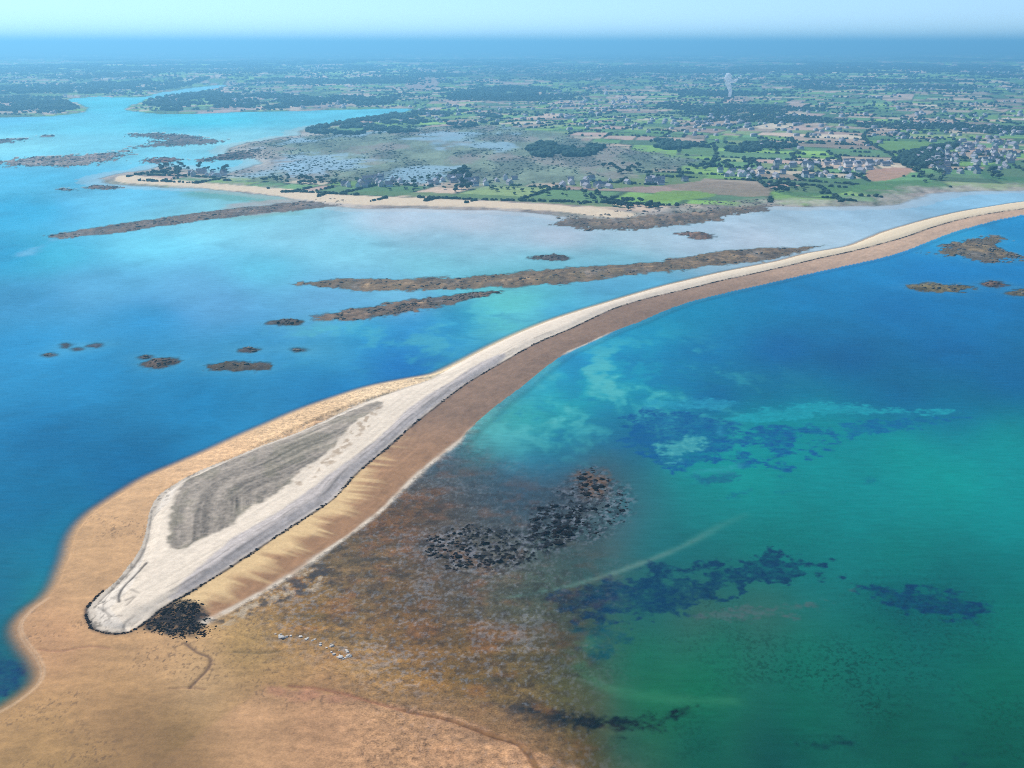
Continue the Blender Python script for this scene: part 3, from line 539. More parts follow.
def sea_mat():
    m, nt, b, out = mat('sea_water')
    at_ = N(nt, 'ShaderNodeAttribute', attribute_name='col'); geo = N(nt, 'ShaderNodeNewGeometry')
    mp = N(nt, 'ShaderNodeMapping'); mp.inputs['Rotation'].default_value = (0, 0, .12); mp.inputs['Scale'].default_value = (.3, 1.0, 1)
    nt.links.new(geo.outputs['Position'], mp.inputs['Vector'])
    a = N(nt, 'ShaderNodeTexNoise', i_Scale=.22, i_Detail=5.0, i_Roughness=.6); c = N(nt, 'ShaderNodeTexNoise', i_Scale=.025, i_Detail=3.0)
    for t in (a, c): nt.links.new(mp.outputs[0], t.inputs['Vector'])
    g = N(nt, 'ShaderNodeMath', operation='MULTIPLY_ADD', i_1=.5, i_2=.75); nt.links.new(a.outputs['Fac'], g.inputs[0])
    vm = N(nt, 'ShaderNodeVectorMath', operation='SCALE'); nt.links.new(at_.outputs['Color'], vm.inputs[0]); nt.links.new(g.outputs[0], vm.inputs['Scale'])
    nt.links.new(vm.outputs[0], b.inputs['Base Color'])
    b.inputs['Roughness'].default_value = 1.0; b.inputs['Specular IOR Level'].default_value = 0.0
    bp = N(nt, 'ShaderNodeBump', i_Strength=.35, i_Distance=.5); nt.links.new(a.outputs['Fac'], bp.inputs['Height'])
    bp2 = N(nt, 'ShaderNodeBump', i_Strength=.2, i_Distance=2.0); nt.links.new(c.outputs['Fac'], bp2.inputs['Height']); nt.links.new(bp.outputs[0], bp2.inputs['Normal'])
    nt.links.new(bp2.outputs[0], b.inputs['Normal'])
    gl = N(nt, 'ShaderNodeBsdfGlossy', i_Roughness=.2); nt.links.new(bp2.outputs[0], gl.inputs['Normal'])
    fr = N(nt, 'ShaderNodeFresnel', i_IOR=1.33); fm = N(nt, 'ShaderNodeMath', operation='MULTIPLY', i_1=.2); nt.links.new(fr.outputs[0], fm.inputs[0])
    ms = N(nt, 'ShaderNodeMixShader'); nt.links.new(fm.outputs[0], ms.inputs[0]); nt.links.new(b.outputs[0], ms.inputs[1]); nt.links.new(gl.outputs[0], ms.inputs[2])
    tr = N(nt, 'ShaderNodeBsdfTransparent'); mx = N(nt, 'ShaderNodeMixShader')
    nt.links.new(at_.outputs['Alpha'], mx.inputs[0]); nt.links.new(tr.outputs[0], mx.inputs[1]); nt.links.new(ms.outputs[0], mx.inputs[2])
    nt.links.new(mx.outputs[0], out.inputs['Surface'])
    return m
M_SEA = sea_mat()
def plain(name, c, rough=.9, var=.25, scale=.3):
    m, nt, b, out = mat(name); oi = N(nt, 'ShaderNodeObjectInfo'); geo = N(nt, 'ShaderNodeNewGeometry')
    t = N(nt, 'ShaderNodeTexNoise', i_Scale=scale, i_Detail=3.0); nt.links.new(geo.outputs['Position'], t.inputs['Vector'])
    ad = N(nt, 'ShaderNodeMath', operation='ADD'); nt.links.new(t.outputs['Fac'], ad.inputs[0]); nt.links.new(oi.outputs['Random'], ad.inputs[1])
    g = N(nt, 'ShaderNodeMath', operation='MULTIPLY_ADD', i_1=var, i_2=1 - var); nt.links.new(ad.outputs[0], g.inputs[0])
    vm = N(nt, 'ShaderNodeVectorMath', operation='SCALE'); vm.inputs[0].default_value = c; nt.links.new(g.outputs[0], vm.inputs['Scale'])
    nt.links.new(vm.outputs[0], b.inputs['Base Color']); b.inputs['Roughness'].default_value = rough; b.inputs['Specular IOR Level'].default_value = .2 if rough < .9 else .04
    return m

def np_mesh(name, V, F, cols=None, alpha=None):
    me = bpy.data.meshes.new(name); k = F.shape[1]
    me.vertices.add(len(V)); me.vertices.foreach_set('co', V.astype(f4).ravel())
    me.loops.add(F.size); me.loops.foreach_set('vertex_index', F.astype(np.int32).ravel())
    me.polygons.add(len(F)); me.polygons.foreach_set('loop_start', np.arange(0, F.size, k, dtype=np.int32))
    if cols is not None:
        a = me.attributes.new('col', 'FLOAT_COLOR', 'POINT')
        a.data.foreach_set('color', np.concatenate([cols, alpha[:, None]], 1).astype(f4).ravel())
    me.update(calc_edges=True); me.validate()
    return me
def link(name, me, material=None, parent=None, smooth_=False):
    o = bpy.data.objects.new(name, me); COL.objects.link(o)
    if material: me.materials.append(material)
    if smooth_: me.polygons.foreach_set('use_smooth', np.ones(len(me.polygons), bool))
    if parent: o.parent = parent
    return o
def tag(o, label=None, cat=None, group=None, kind=None):
    for k, v in (('label', label), ('category', cat), ('group', group), ('kind', kind)):
        if v: o[k] = v
    return o
def sheet(name, sel, z, cols, alpha, material):
    q = QUADS[sel]; u, inv = np.unique(q, return_inverse=True)
    V = np.stack([GX[u], GY[u], z[u]], 1)
    return link(name, np_mesh(name, V, inv.reshape(-1, 4), cols[u], alpha[u]), material, None, True)

qh = GH[QUADS]; qr = RG[QUADS].max(1)
shown = qh.max(1) > -1.6
sea_sel = qh.min(1) < .35
tag(sheet('sea', sea_sel, np.zeros_like(GH), SCOL, CV, M_SEA), 'blue and turquoise sea all round the spit', 'sea', kind='structure')
tag(sheet('seabed', shown & (qr == 0), GH, GC, GR, M_BED), 'sea bed showing through the shallowest water', 'sea bed', kind='structure')
tag(sheet('tidal_flat', shown & (qr == 1), GH, GC, GR, M_FLAT), 'tan and brown tidal flat with weedy shoal around the tip of the spit', 'tidal flat', kind='structure')
tag(sheet('shingle_spit', shown & (qr == 2), GH, GC, GR, M_SHINGLE), 'long curved pale shingle spit crossing the water', 'spit', kind='structure')
tag(sheet('mainland', shown & (qr == 3), GH, GC, GR, M_LAND), 'patchwork farmland plain reaching to the hazy horizon', 'land', kind='structure')
tag(sheet('beach', shown & (qr == 4), GH, GC, GR, M_SHINGLE), 'narrow curved sandy beach on the far side of the bay', 'beach', kind='structure')
ISLE_OBJ = []
for k, (pl, hh, c, nm, cat, lab, kd) in enumerate(ISLES):
    s = shown & (qr == 10 + k)
    if s.any(): ISLE_OBJ.append((k, tag(sheet(nm, s, GH, GC, GR, M_ROCK), lab, cat, kind='structure' if kd else None)))

# ------------------------------------------------------------------ things
def ico(sub):
    t = (1 + 5 ** .5) / 2
    V = np.array([(-1,t,0),(1,t,0),(-1,-t,0),(1,-t,0),(0,-1,t),(0,1,t),(0,-1,-t),(0,1,-t),(t,0,-1),(t,0,1),(-t,0,-1),(-t,0,1)], float)
    F = [(0,11,5),(0,5,1),(0,1,7),(0,7,10),(0,10,11),(1,5,9),(5,11,4),(11,10,2),(10,7,6),(7,1,8),(3,9,4),(3,4,2),(3,2,6),(3,6,8),(3,8,9),(4,9,5),(2,4,11),(6,2,10),(8,6,7),(9,8,1)]
    V /= np.linalg.norm(V[0]); V = [v for v in V]
    for _ in range(sub):
        mid = {}; G = []
        def m(a, b):
            k = (min(a, b), max(a, b))
            if k not in mid:
                v = V[a] + V[b]; V.append(v / np.linalg.norm(v)); mid[k] = len(V) - 1
            return mid[k]
        for a, b, c in F:
            ab, bc, ca = m(a, b), m(b, c), m(c, a); G += [(a, ab, ca), (b, bc, ab), (c, ca, bc), (ab, bc, ca)]
        F = G
    return np.array(V), np.array(F)
ICO = [ico(0), ico(1), ico(2)]
def blobs(P, S, sub=0, jit=.22, rng=RNG):
    """many lumps in one mesh: centres P (n,3), half sizes S (n,3)"""
    V, F = ICO[sub]; n = len(P); k = len(V)
    a = rng.uniform(0, 6.283, n); c, s = np.cos(a), np.sin(a)
    W = V[None] * (1 + jit * rng.standard_normal((n, k, 1))) * S[:, None]
    X = np.stack([W[..., 0] * c[:, None] - W[..., 1] * s[:, None], W[..., 0] * s[:, None] + W[..., 1] * c[:, None], W[..., 2]], -1) + P[:, None]
    return X.reshape(-1, 3), (F[None] + (np.arange(n) * k)[:, None, None]).reshape(-1, 3)
def elev(P): return world(np.ascontiguousarray(P[:, 0]), np.ascontiguousarray(P[:, 1]))[0]
def inside(P, pl): return sdist(P[:, 0], P[:, 1], pl, 5) > 0
def scatter(pxpoly, n, rng=RNG, n_=1):
    """n points spread evenly over the ground inside an outline"""
    W = poly(pxpoly, n_); lo, hi = W.min(0), W.max(0); out = np.zeros((0, 2))
    while len(out) < n:
        q = rng.uniform(lo, hi, (max(n * 4, 400), 2)); out = np.concatenate([out, q[inside(q, W)]])
    return out[:n]

M_CROWN = plain('tree_leaves', (.055, .095, .042), var=.45, scale=.08); M_PINE = plain('pine_needles', (.030, .055, .036), var=.4, scale=.08); M_BARK = plain('bark', (.10, .075, .055))
M_WOOD = plain('far_woodland', (.030, .062, .044), var=.5, scale=.012); M_HEDGE = plain('hedge_leaves', (.038, .070, .042), var=.5, scale=.02)
M_WALL = plain('rendered_wall', (.84, .81, .77), var=.08); M_SLATE = plain('slate_roof', (.22, .22, .25), rough=.6); M_BRICK = plain('chimney_stone', (.38, .31, .26))
M_STONE = plain('granite_wall', (.62, .57, .53), var=.15)
M_BLACK = plain('dark_weed', (.012, .009, .008), rough=.95, var=.6, scale=.8); M_PALE = plain('pale_stone', (.55, .51, .44), var=.3, scale=.5)
M_WRACK = plain('dry_wrack', (.022, .016, .014), var=.4, scale=.6)

# --- trees one can tell apart -------------------------------------------------
def crown_mesh(k, pine):
    r = np.random.default_rng(100 + k); n = 11
    a = r.uniform(0, 6.28, n); rad_ = np.sqrt(r.uniform(0, 1, n)) * (.30 if pine else .36); z = r.uniform(.42, .86, n)
    P = np.stack([np.cos(a) * rad_, np.sin(a) * rad_, z], 1); S = r.uniform(.13, .24, (n, 3)); S[:, 2] *= .8
    V, F = blobs(P, S, 1, .16, r); m = np_mesh('crown', V, F); m.materials.append(M_PINE if pine else M_CROWN); return m
def trunk_mesh(k):
    r = np.random.default_rng(200 + k); V = []; F = []
    def limb(p0, p1, r0, r1):
        b = len(V)
        for p, q in ((p0, r0), (p1, r1)):
            for i in range(6): V.append((p[0] + q * math.cos(i * 1.047), p[1] + q * math.sin(i * 1.047), p[2]))
        for i in range(6): F.append((b + i, b + (i + 1) % 6, b + 6 + (i + 1) % 6, b + 6 + i))
    limb((0, 0, -.1), (.01, .01, .5), .035, .022)
    for i in range(4):
        a = r.uniform(0, 6.28); limb((.01, .01, .36 + .04 * i), (.2 * math.cos(a), .2 * math.sin(a), .6 + .05 * i), .018, .007)
    m = np_mesh('trunk', np.array(V), np.array(F)); m.materials.append(M_BARK); return m
CROWNS = [[crown_mesh(k + 10 * p, p) for k in range(4)] for p in (0, 1)]; TRUNKS = [trunk_mesh(k) for k in range(4)]
def thing(name, label, cat, loc, rz=0., sc=(1, 1, 1), group=None):
    o = bpy.data.objects.new(name, None); COL.objects.link(o); o.empty_display_size = .1
    o.location = loc; o.rotation_euler = (0, 0, rz); o.scale = sc
    return tag(o, label, cat, group)
def child(name, me, par):
    o = bpy.data.objects.new(name, me); COL.objects.link(o); o.parent = par; return o
TREES = [  # outline in which they stand, how many, height, pine, group, label
 ([(150,167),(180,164),(207,166),(205,177),(175,178),(152,174)],30,11,1,'trees of the grove on the sandy point','dark tree in the grove near the tip of the sandy point'),
 ([(208,169),(228,168),(228,178),(210,178)],14,10,1,'trees beside the houses on the sandy point','dark tree beside the roofs at the landward end of the point grove'),
 ([(262,179),(300,178),(342,180),(342,188),(300,187),(265,185)],40,10,1,'trees in the row behind the beach','dark tree in the row close behind the narrow sandy beach'),
 ([(344,182),(440,182),(446,192),(398,196),(350,190)],30,9,0,'trees among the beach village roofs','green tree among the grey roofs behind the middle of the beach'),
 ([(450,174),(470,176),(474,197),(452,197)],16,16,1,'tall trees in the dark clump by the beach','tall black green tree in the clump standing up behind the beach'),
 ([(475,186),(560,188),(575,199),(500,197)],24,8,0,'trees on the green strip above the beach','green tree on the grass strip above the straight part of the beach'),
 ([(577,196),(600,196),(610,206),(585,205)],16,10,1,'trees at the edge of the bright meadow','dark tree at the beach side edge of the bright green meadow'),
 ([(607,205),(630,203),(662,207),(655,212),(620,213)],30,11,1,'trees in the thicket where the beach ends','dark tree in the thicket where the sandy beach ends'),
 ([(602,168),(632,168),(660,176),(640,180),(606,176)],20,12,1,'trees in the dark copse above the meadow','dark tree in the copse between the meadow and the grey green marsh'),
 ([(682,166),(757,164),(760,173),(686,175)],26,12,1,'trees in the long dark copse inland','dark tree in the long copse inland of the rocky shore'),
 ([(768,186),(808,186),(812,194),(770,195)],22,11,1,'trees in the dark block by the shore field','dark tree in the block at the left end of the green shore field'),
 ([(908,166),(942,166),(946,185),(915,186)],28,12,0,'trees beside the big village','green tree in the wood on the left flank of the big village'),
 ([(986,173),(1001,173),(1002,181),(988,181)],8,13,1,'trees below the big village','dark tree in the small clump on the green field below the big village')]
for pl, n, hgt, pine, grp, lab in TREES:
    r = np.random.default_rng(len(lab) * 7 + n); P = scatter(pl, n, r); z = elev(P)
    for k in range(n):
        s = hgt * r.uniform(.6, 1.1); wd = s * r.uniform(1.1, 1.8)
        t = thing('pine_tree' if pine else 'tree', lab, 'tree', (P[k, 0], P[k, 1], max(z[k], .5) - .4), r.uniform(0, 6.28), (wd, wd, s), grp)
        child('crown', CROWNS[pine][r.integers(4)], t); child('trunk', TRUNKS[r.integers(4)], t)

# --- houses ----------------------------------------------------------------------
def gable(w, d, hw, hr, eave=.4):
    V = np.array([(-w,-d,-2),(w,-d,-2),(w,d,-2),(-w,d,-2),(-w,-d,hw),(w,-d,hw),(w,d,hw),(-w,d,hw),(-w,0,hw+hr),(w,0,hw+hr)], float)
    F = [(0,1,5,4),(2,3,7,6),(1,2,6,9,5),(3,0,4,8,7),(3,2,1,0)]
    m = bpy.data.meshes.new('wall'); m.from_pydata(V.tolist(), [], F)
    e = eave; k = hr / d; t = .25
    R = []
    for s in (-1, 1):
        R.append([(-w-e, s*(d+e), hw-e*k+.05), (w+e, s*(d+e), hw-e*k+.05), (w+e, 0, hw+hr+.05), (-w-e, 0, hw+hr+.05)])
    RV = [p for q in R for p in q] + [(x, y, z + t) for q in R for x, y, z in q]
    RF = []
    for b in (0, 4):
        RF += [(b, b+1, b+2, b+3), (b+8, b+11, b+10, b+9), (b, b+8, b+9, b+1), (b+1, b+9, b+10, b+2), (b+3, b+11, b+8, b), ]
    q = bpy.data.meshes.new('roof'); q.from_pydata(RV, [], RF); q.materials.append(M_SLATE)
    c = bpy.data.meshes.new('chimney'); x = w - .7; z0, z1 = hw + hr - .5, hw + hr + 1.3
    c.from_pydata([(x+dx*.6, dy*.45, z) for z in (z0, z1) for dx, dy in ((-1,-1),(1,-1),(1,1),(-1,1))], [], [(0,1,5,4),(1,2,6,5),(2,3,7,6),(3,0,4,7),(4,5,6,7)]); c.materials.append(M_BRICK)
    return m, q, c
HM = []
for w_, d_, a_, b_ in ((6.5,4.2,5.2,3.8),(5,4,5.5,4.2),(8,4.4,4.2,3.8),(5.5,3.8,3.4,3.6)):
    for wm in (M_WALL, M_STONE):
        m, q, c = gable(w_, d_, a_, b_); m.materials.append(wm); HM.append((m, q, c))
VILLAGES = [
 ([(184,173),(226,174),(226,179),(186,179)],9,'houses on the sandy point','house','slate roofed house under the trees on the sandy point'),
 ([(338,183),(400,183),(402,191),(342,190)],20,'houses behind the beach','house','slate roofed house in the hamlet behind the western half of the beach'),
 ([(425,182),(515,182),(516,190),(430,190)],24,'houses by the tall dark clump','house','slate roofed house around the tall black green clump of trees'),
 ([(560,184),(615,184),(690,180),(690,186),(610,193),(560,191)],26,'houses above the bright meadow','house','slate roofed house strung out above the bright green meadow'),
 ([(718,173),(764,174),(764,182),(720,182)],14,'houses below the long copse','house','slate roofed house below the long dark copse'),
 ([(770,167),(860,165),(900,166),(862,174),(858,181),(775,180)],52,'houses left of the bare brown field','house','slate roofed house in the scattered village left of the bare brown field'),
 ([(912,158),(950,150),(985,144),(1015,146),(1018,160),(1005,172),(955,181),(930,172)],120,'houses of the big village','house','pale gabled house in the dense village at the right edge')]
for pl, n, grp, cat, lab in VILLAGES:
    r = np.random.default_rng(n * 13 + 5); P = scatter(pl, n, r); z = elev(P)
    for k in range(n):
        g = HM[r.integers(len(HM))]; s = r.uniform(.95, 1.5); a = r.choice([.2, .35, 1.75, 1.9]) + r.normal(0, .12)
        t = thing('house', lab, cat, (P[k, 0], P[k, 1], max(z[k], .5)), a, (s, s, s), grp)
        child('wall', g[0], t); rf = child('roof', g[1], t); child('chimney', g[2], rf)

# --- far woods, hedges and houses nobody could count -------------------------------
WOODS = [([(305,133),(310,127),(340,118),(390,114),(420,112),(470,116),(520,120),(500,128),(440,134),(380,137),(330,136)],2600,9,'dark blue green wood covering the headland behind the marsh'),
 ([(142,104),(150,100),(185,95),(225,92),(300,98),(400,98),(392,106),(270,110),(225,111),(165,112)],2600,12,'long blue wood along the far bank of the channel'),
 ([(-40,104),(30,101),(64,101),(80,109),(60,114),(-40,116)],900,11,'blue wood on the promontory at the left edge'),
 ([(-60,92),(60,88),(150,84),(210,82),(160,91),(100,95),(0,97)],1500,15,'hazy wood band beyond the narrow channel at the left'),
 ([(515,158),(540,147),(605,150),(590,160),(540,161)],500,9,'dark wood at the inland edge of the marsh'),
 ([(632,146),(664,144),(710,150),(668,153)],250,9,'low dark plantation between green fields'),
 ([(700,150),(760,146),(800,150),(740,156)],200,9,'straggling wood beside pale fields'),
 ([(890,165),(910,155),(935,150),(960,146),(945,160),(920,172)],320,9,'wood wrapped round the left side of the big village'),
 ([(440,92),(520,88),(560,92),(520,100),(450,100)],700,13,'far blue wood above the headland')]
for pl, n, s, lab in WOODS:
    P = scatter(pl, n); z = elev(P); S = RNG.uniform(.7, 1.3, (n, 1)) * np.array([[s, s, s * .75]]); k = (z > .3) & (fbm(P[:, 0] / 95, P[:, 1] / 170, 33, 4) > -.06)
    V, F = blobs(np.column_stack([P, z + s * .5])[k], S[k], 0); tag(link('woodland', np_mesh('woodland', V, F), M_WOOD), lab, 'wood', kind='stuff')
# hedgerow trees follow the parcel edges
n = 420000; a = RNG.uniform(-.62, .62, n); rr_ = 1 / RNG.uniform(1 / 16000, 1 / 2150, n) ; rr_ = np.where(RNG.random(n) < .5, RNG.uniform(2150, 16000, n) , rr_)
P = np.stack([rr_ * np.sin(a), rr_ * np.cos(a)], 1); _, e = parcels(P[:, 0], P[:, 1])
wdm = fbm(P[:, 0] / 900, P[:, 1] / 900, 82, 3) - .25 * sstep(9000, 3000, rr_)
P = P[((e < 2.2 + rr_ / 3000) & (hash2((P[:, 0] // 160).astype(np.int64), (P[:, 1] // 160).astype(np.int64), 3) < np.where(rr_ < 5500, .62, .42))) | ((wdm > .42) & (RNG.random(n) < .35))]
sdm = sdist(P[:, 0], P[:, 1], P_MAIN, 3000); k = (sdm > 40) & ~inside(P, poly(MARSH)); 
for pl in ([(640,204),(655,195),(690,193),(715,194),(712,199),(675,203)],[(845,191),(870,184),(935,182),(945,186),(920,193),(870,197)],[(865,178),(870,172),(908,170),(912,174),(895,181),(872,183)]): k &= ~inside(P, poly(pl))
P = P[k]; r_ = np.hypot(*P.T); z = np.concatenate([elev(q) for q in np.array_split(P, 6)])
s = (2.0 + r_ / 1500) * RNG.uniform(.5, 1.35, len(P)); S = np.stack([s * 1.25, s, s * .75], 1)
V, F = blobs(np.column_stack([P, z + s * .45]), S, 0); tag(link('hedgerow', np_mesh('hedgerow', V, F), M_HEDGE), 'dark hedges and hedge trees dividing the far fields', 'hedges', kind='stuff')
P = scatter(MARSH, 5200); P = P[fbm(P[:, 0] / 90, P[:, 1] / 260, 85, 4) > .0]; z = elev(P); s = RNG.uniform(.8, 2.4, len(P)); S = np.stack([s * 1.8, s * 1.4, s * .6], 1)
V, F = blobs(np.column_stack([P, z + s * .3]), S, 0); tag(link('scrub', np_mesh('scrub', V, F), plain('scrub_leaves', (.06, .075, .045), var=.5, scale=.02)), 'low dark scrub scattered over the grey green marsh', 'scrub', kind='stuff')
n = 9000; a = RNG.uniform(-.6, .6, n); rr_ = 1 / RNG.uniform(1 / 42000, 1 / 12000, n); P = np.stack([rr_ * np.sin(a), rr_ * np.cos(a)], 1)
P = P[fbm(P[:, 0] / 1800, P[:, 1] / 4200, 32, 3) > .05]; z = elev(P); q = np.hypot(*P.T) / 20000; S = np.stack([RNG.uniform(50, 170, len(P)) * q, RNG.uniform(40, 120, len(P)) * q, RNG.uniform(9, 20, len(P))], 1)
V, F = blobs(np.column_stack([P, z]), S, 0, .12); tag(link('woodland', np_mesh('woodland', V, F), M_WOOD), 'faint blue woods on the far plain below the horizon', 'woods', kind='stuff')
# far farmhouses
ct = np.stack([RNG.uniform(-.55, .55, 170), 1 / RNG.uniform(1 / 15000, 1 / 3600, 170)], 1)
hp = []
for a0, r0 in ct:
    m_ = RNG.integers(2, 14); q = RNG.normal(0, 1, (m_, 2)) * (50 + m_ * 12); hp.append(np.array([r0 * math.sin(a0), r0 * math.cos(a0)]) + q)
P = np.concatenate(hp); k = (sdist(P[:, 0], P[:, 1], P_MAIN, 3000) > 60) & ~inside(P, poly(MARSH)); P = P[k]; z = elev(P); n = len(P)
bx = np.array([(-1,-1,-.3),(1,-1,-.3),(1,1,-.3),(-1,1,-.3),(-1,-1,1),(1,-1,1),(1,1,1),(-1,1,1),(-1,0,1.9),(1,0,1.9)])
bf = np.array([(0,1,5),(0,5,4),(2,3,7),(2,7,6),(1,2,6),(1,6,5),(6,9,5),(3,0,4),(3,4,7),(4,8,7),(4,5,9),(4,9,8),(6,7,8),(6,8,9)])
s = RNG.uniform(.55, 1.05, n) * (1 + np.hypot(*P.T) / 14000); an = RNG.uniform(0, 3.14, n); X = bx[None] * np.array([8, 5, 4.4]) * s[:, None, None]
X = np.stack([X[..., 0] * np.cos(an)[:, None] - X[..., 1] * np.sin(an)[:, None], X[..., 0] * np.sin(an)[:, None] + X[..., 1] * np.cos(an)[:, None], X[..., 2]], -1) + np.column_stack([P, z])[:, None]
me = np_mesh('far_houses', X.reshape(-1, 3), (bf[None] + (np.arange(n) * 10)[:, None, None]).reshape(-1, 3))
o = link('far_houses', me, plain('far_wall', (.55, .52, .48), var=.3, scale=.01)); me.materials.append(M_SLATE); mi = np.zeros((n, len(bf)), np.int32); mi[:, 10:] = 1; me.polygons.foreach_set('material_index', mi.ravel())
tag(o, 'tiny white farmhouses scattered over the far fields', 'houses', kind='stuff')

# --- rocks on the shoal -------------------------------------------------------------
def rock_mesh(k, m_):
    r = np.random.default_rng(300 + k); V, F = ICO[2]; d = 1 + .28 * np.sin(V @ r.normal(0, 2.4, 3) + r.uniform(0, 6)) + .16 * np.sin(V @ r.normal(0, 5, 3)) + .06 * r.standard_normal(len(V))
    V = V * d[:, None] * np.array([1, .7, .45]); me = np_mesh('rock', V, F); me.materials.append(m_); return me
RB = [rock_mesh(k, M_BLACK) for k in range(6)]; RP = [rock_mesh(k + 20, M_PALE) for k in range(5)]
ROCKS = [([(536,508),(556,505),(582,510),(580,530),(562,546),(540,547),(533,530)],95,1.25,RB,'black rocks in the dense cluster','black weedy rock in the densest cluster of the shoal'),
 ([(437,535),(470,528),(530,538),(532,556),(500,568),(450,566),(430,552)],110,.85,RB,'black rocks scattered on the grey shoal','black weedy rock scattered on the grey shoal left of the dense cluster'),
 ([(550,492),(600,486),(626,496),(620,520),(585,540),(582,510),(560,505)],75,.8,RB,'black rocks standing in the shallows','black rock standing in blue shallows right of the dense cluster'),
 ([(578,476),(592,470),(604,480),(600,496),(584,497)],26,1.3,RB,'rocks at the seaward end of the shoal','dark rock at the brown seaward end of the shoal'),
 ([(272,634),(300,637),(320,640),(350,652),(350,662),(338,660),(325,648),(285,640)],30,.75,RP,'pale stones on the brown flat','pale stone in the broken line on the brown flat')]
for pl, n, s0, meshes, grp, lab in ROCKS:
    r = np.random.default_rng(n + 77); P = scatter(pl, n, r); z = elev(P)
    for k in range(n):
        o = bpy.data.objects.new('rock', meshes[r.integers(len(meshes))]); COL.objects.link(o); s = s0 * r.lognormal(0, .38)
        o.location = (P[k, 0], P[k, 1], max(z[k], -.35) + .05 * s); o.rotation_euler = (0, 0, r.uniform(0, 6.28)); o.scale = (s * r.uniform(.9, 1.2), s * r.uniform(1.0, 1.5), s * 1.1)
        tag(o, lab, 'rock', grp)

P = np.concatenate([scatter(q, k) for q, k in (([(533,508),(556,503),(584,508),(584,532),(564,549),(536,552),(528,530)],420),([(428,535),(470,524),(532,534),(536,560),(500,572),(446,570),(424,555)],520),([(550,490),(604,478),(632,496),(624,522),(585,545),(578,512)],260),([(574,474),(594,466),(610,480),(602,500),(582,500)],160))])
P = P[fbm(P[:, 0] / 7, P[:, 1] / 9, 35, 3) > -.12]; z = np.maximum(elev(P), -.3); S = RNG.uniform(.3, 1.15, (len(P), 1)) * np.array([[1.35, 1.1, .5]])
V, F = blobs(np.column_stack([P, z]), S, 1, .2); tag(link('rubble', np_mesh('rubble', V, F), M_BLACK), 'weed covered black rubble between the larger rocks of the shoal', 'rubble', kind='stuff')
M_REEF = plain('reef_stone', (.14, .118, .09), var=.6, scale=.05)
for k, ob in ISLE_OBJ:
    W = poly(ISLES[k][0]); r0 = np.hypot(*W.mean(0)); lo, hi = W.min(0), W.max(0)
    P = scatter(ISLES[k][0], int(np.clip((hi - lo).prod() / 60, 40, 900)) if not ISLES[k][6] else 700); z = elev(P)
    q = (z > .1) & (fbm(P[:, 0] / 18, P[:, 1] / 40, 38, 3) > -.05); P, z = P[q], z[q]
    if len(P) < 4: continue
    sz = RNG.lognormal(0, .4, (len(P), 1)) * (.55 + r0 / 2600); V, F = blobs(np.column_stack([P, z]), sz * np.array([[1.5, 1.2, .6]]), 0, .2)
    tag(link('boulders', np_mesh('boulders', V, F), M_REEF, ob), kind='stuff')
# --- weed thrown up: the black heap by the tip and the line along the berm ---------
P = scatter([(150,624),(165,612),(182,604),(200,605),(208,616),(204,630),(214,634),(196,642),(172,638),(158,634),(144,633)], 1700); P += RNG.normal(0, 1.6, P.shape); P = P[fbm(P[:, 0] / 5, P[:, 1] / 5, 34, 3) > -.35]; z = elev(P)
S = RNG.uniform(.15, .7, (len(P), 1)) ** 1.3 * np.array([[1.3, 1.2, .35]]); V, F = blobs(np.column_stack([P, z]), S, 0, .3)
tag(link('seaweed', np_mesh('seaweed', V, F), M_BLACK), 'black heap of rotting seaweed beside the rounded tip of the spit', 'seaweed', kind='stuff')
def along(w, n, spread_):
    sg = np.linalg.norm(np.diff(w, axis=0), axis=1); cs = np.concatenate([[0], np.cumsum(sg)]); t = RNG.uniform(0, cs[-1], n)
    return np.stack([np.interp(t, cs, w[:, 0]), np.interp(t, cs, w[:, 1])], 1) + RNG.normal(0, spread_, (n, 2))
ww_ = W_W[W_W[:, 1] < 2600]
tp = line([(150,622),(140,629),(130,634.5),(115,636.5),(102,634.5),(92,630.5),(87.5,621),(86.5,612),(93,603),(104,592)])
P = np.concatenate([along(ww_, 3200, .5), along(tp, 150, .3)]); P = P[vnoise(P[:, 0] / 13, P[:, 1] / 13, 36) + .5 * vnoise(P[:, 0] / 4, P[:, 1] / 4, 37) > .62]; z = elev(P); rr_ = np.hypot(*P.T)
S = RNG.uniform(.18, .5, (len(P), 1)) * np.array([[1.5, 1.2, .5]]) * (1 + rr_ / 1400)[:, None]
V, F = blobs(np.column_stack([P, z + .05]), S, 0, .3); tag(link('wrack_line', np_mesh('wrack_line', V, F), M_WRACK), 'dark line of dried seaweed along the foot of the pale berm', 'seaweed', kind='stuff')

# --- smoke --------------------------------------------------------------------------
b0 = at(729, 99); mpx = math.hypot(np.hypot(*b0), H) / FPX; r = np.random.default_rng(5); P = []; S = []
for i in range(22):
    t = i / 21; P.append((b0[0] + mpx * (1.2 * math.sin(t * 6) - 1.5 * t), b0[1] + r.normal(0, .6) * mpx, 10 + t * 19 * mpx)); q = mpx * (1.1 + 2.0 * t); S.append((q, q, q * 1.1))
for i in range(14):
    t = i / 13; P.append((b0[0] + mpx * (-12 + 22 * t), b0[1] + r.normal(0, .8) * mpx, 10 + mpx * (17.5 + 3 * math.sin(t * 7) * (t > .4)))); q = mpx * (.6 + 1.5 * math.exp(-((t - .55) / .25) ** 2)); S.append((q * 1.8, q, q * .8))
V, F = blobs(np.array(P), np.array(S), 2, .05, r)
ob = link('smoke', np_mesh('smoke', V, F)); rm_ = ob.modifiers.new('merge', 'REMESH'); rm_.mode = 'VOXEL'; rm_.voxel_size = mpx * .35
m, nt, b, out = mat('smoke'); nt.nodes.remove(b)
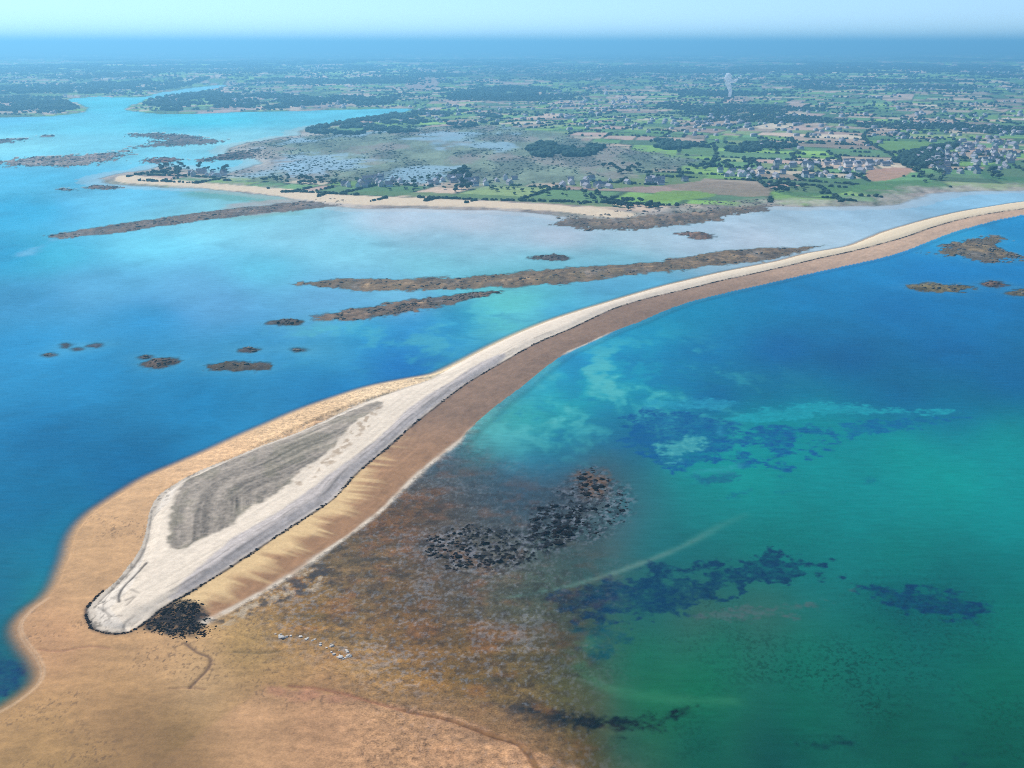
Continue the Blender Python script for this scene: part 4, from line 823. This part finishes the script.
df = N(nt, 'ShaderNodeBsdfDiffuse'); df.inputs[0].default_value = (.97, .97, .97, 1); tl = N(nt, 'ShaderNodeBsdfTranslucent'); tl.inputs[0].default_value = (.97, .97, .97, 1)
m1 = N(nt, 'ShaderNodeMixShader', i_0=.5); nt.links.new(df.outputs[0], m1.inputs[1]); nt.links.new(tl.outputs[0], m1.inputs[2])
m2 = N(nt, 'ShaderNodeMixShader', i_0=.85); nt.links.new(N(nt, 'ShaderNodeBsdfTransparent').outputs[0], m2.inputs[1]); nt.links.new(m1.outputs[0], m2.inputs[2]); nt.links.new(m2.outputs[0], out.inputs['Surface'])
ob.data.materials.append(m)
tag(ob, 'thin white smoke plume rising from the far fields', 'smoke', kind='stuff')

# ------------------------------------------------------------------ haze, light, sky
def box(name, lo, hi, material):
    V = np.array([(x, y, z) for x in (lo[0], hi[0]) for y in (lo[1], hi[1]) for z in (lo[2], hi[2])])
    F = np.array([(0, 1, 3, 2), (4, 6, 7, 5), (0, 4, 5, 1), (2, 3, 7, 6), (0, 2, 6, 4), (1, 5, 7, 3)])
    return link(name, np_mesh(name, V, F), material)
m, nt, b, out = mat('haze'); nt.nodes.remove(b)
pv = N(nt, 'ShaderNodeVolumePrincipled'); pv.inputs['Color'].default_value = (.27, .72, 1.0, 1); pv.inputs['Density'].default_value = 1.15e-4; pv.inputs['Anisotropy'].default_value = .4
nt.links.new(pv.outputs[0], out.inputs['Volume'])
tag(box('haze', (-70000, -2500, -8), (70000, 72000, 440), m), 'pale blue haze over the whole view', 'haze', kind='stuff')

SUN_EL, SUN_AZ = math.radians(46), math.radians(-40)      # to the left and ahead
sd_ = bpy.data.lights.new('sun', 'SUN'); sd_.energy = 4.8; sd_.angle = math.radians(.5); sd_.color = (1, .975, .955)
so = bpy.data.objects.new('sun', sd_); COL.objects.link(so); so.location = (-300, 200, 600)
so.rotation_euler = (math.pi / 2 - SUN_EL, 0, math.pi - SUN_AZ)
w = bpy.data.worlds.new('World'); SC.world = w; w.use_nodes = True; nt = w.node_tree
sk = nt.nodes.new('ShaderNodeTexSky'); sk.sky_type = 'NISHITA'; sk.sun_disc = False
sk.sun_elevation = SUN_EL; sk.sun_rotation = SUN_AZ; sk.altitude = 300; sk.air_density = .55; sk.dust_density = 0; sk.ozone_density = 5.0
bg = nt.nodes['Background']; bg.inputs['Strength'].default_value = .135
nt.links.new(sk.outputs[0], bg.inputs['Color'])
SC.view_settings.view_transform = 'Standard'; SC.view_settings.look = 'None'; SC.view_settings.exposure = .22; SC.view_settings.gamma = 1
SC.cycles.use_denoising = False; SC.cycles.pixel_filter_type = 'BLACKMAN_HARRIS'; SC.cycles.filter_width = 1.05; SC.cycles.volume_bounces = 0; SC.cycles.max_bounces = 4; SC.cycles.transparent_max_bounces = 12
SC.cycles.use_adaptive_sampling = True; SC.cycles.adaptive_threshold = .004
SC.cycles.sample_clamp_indirect = 3
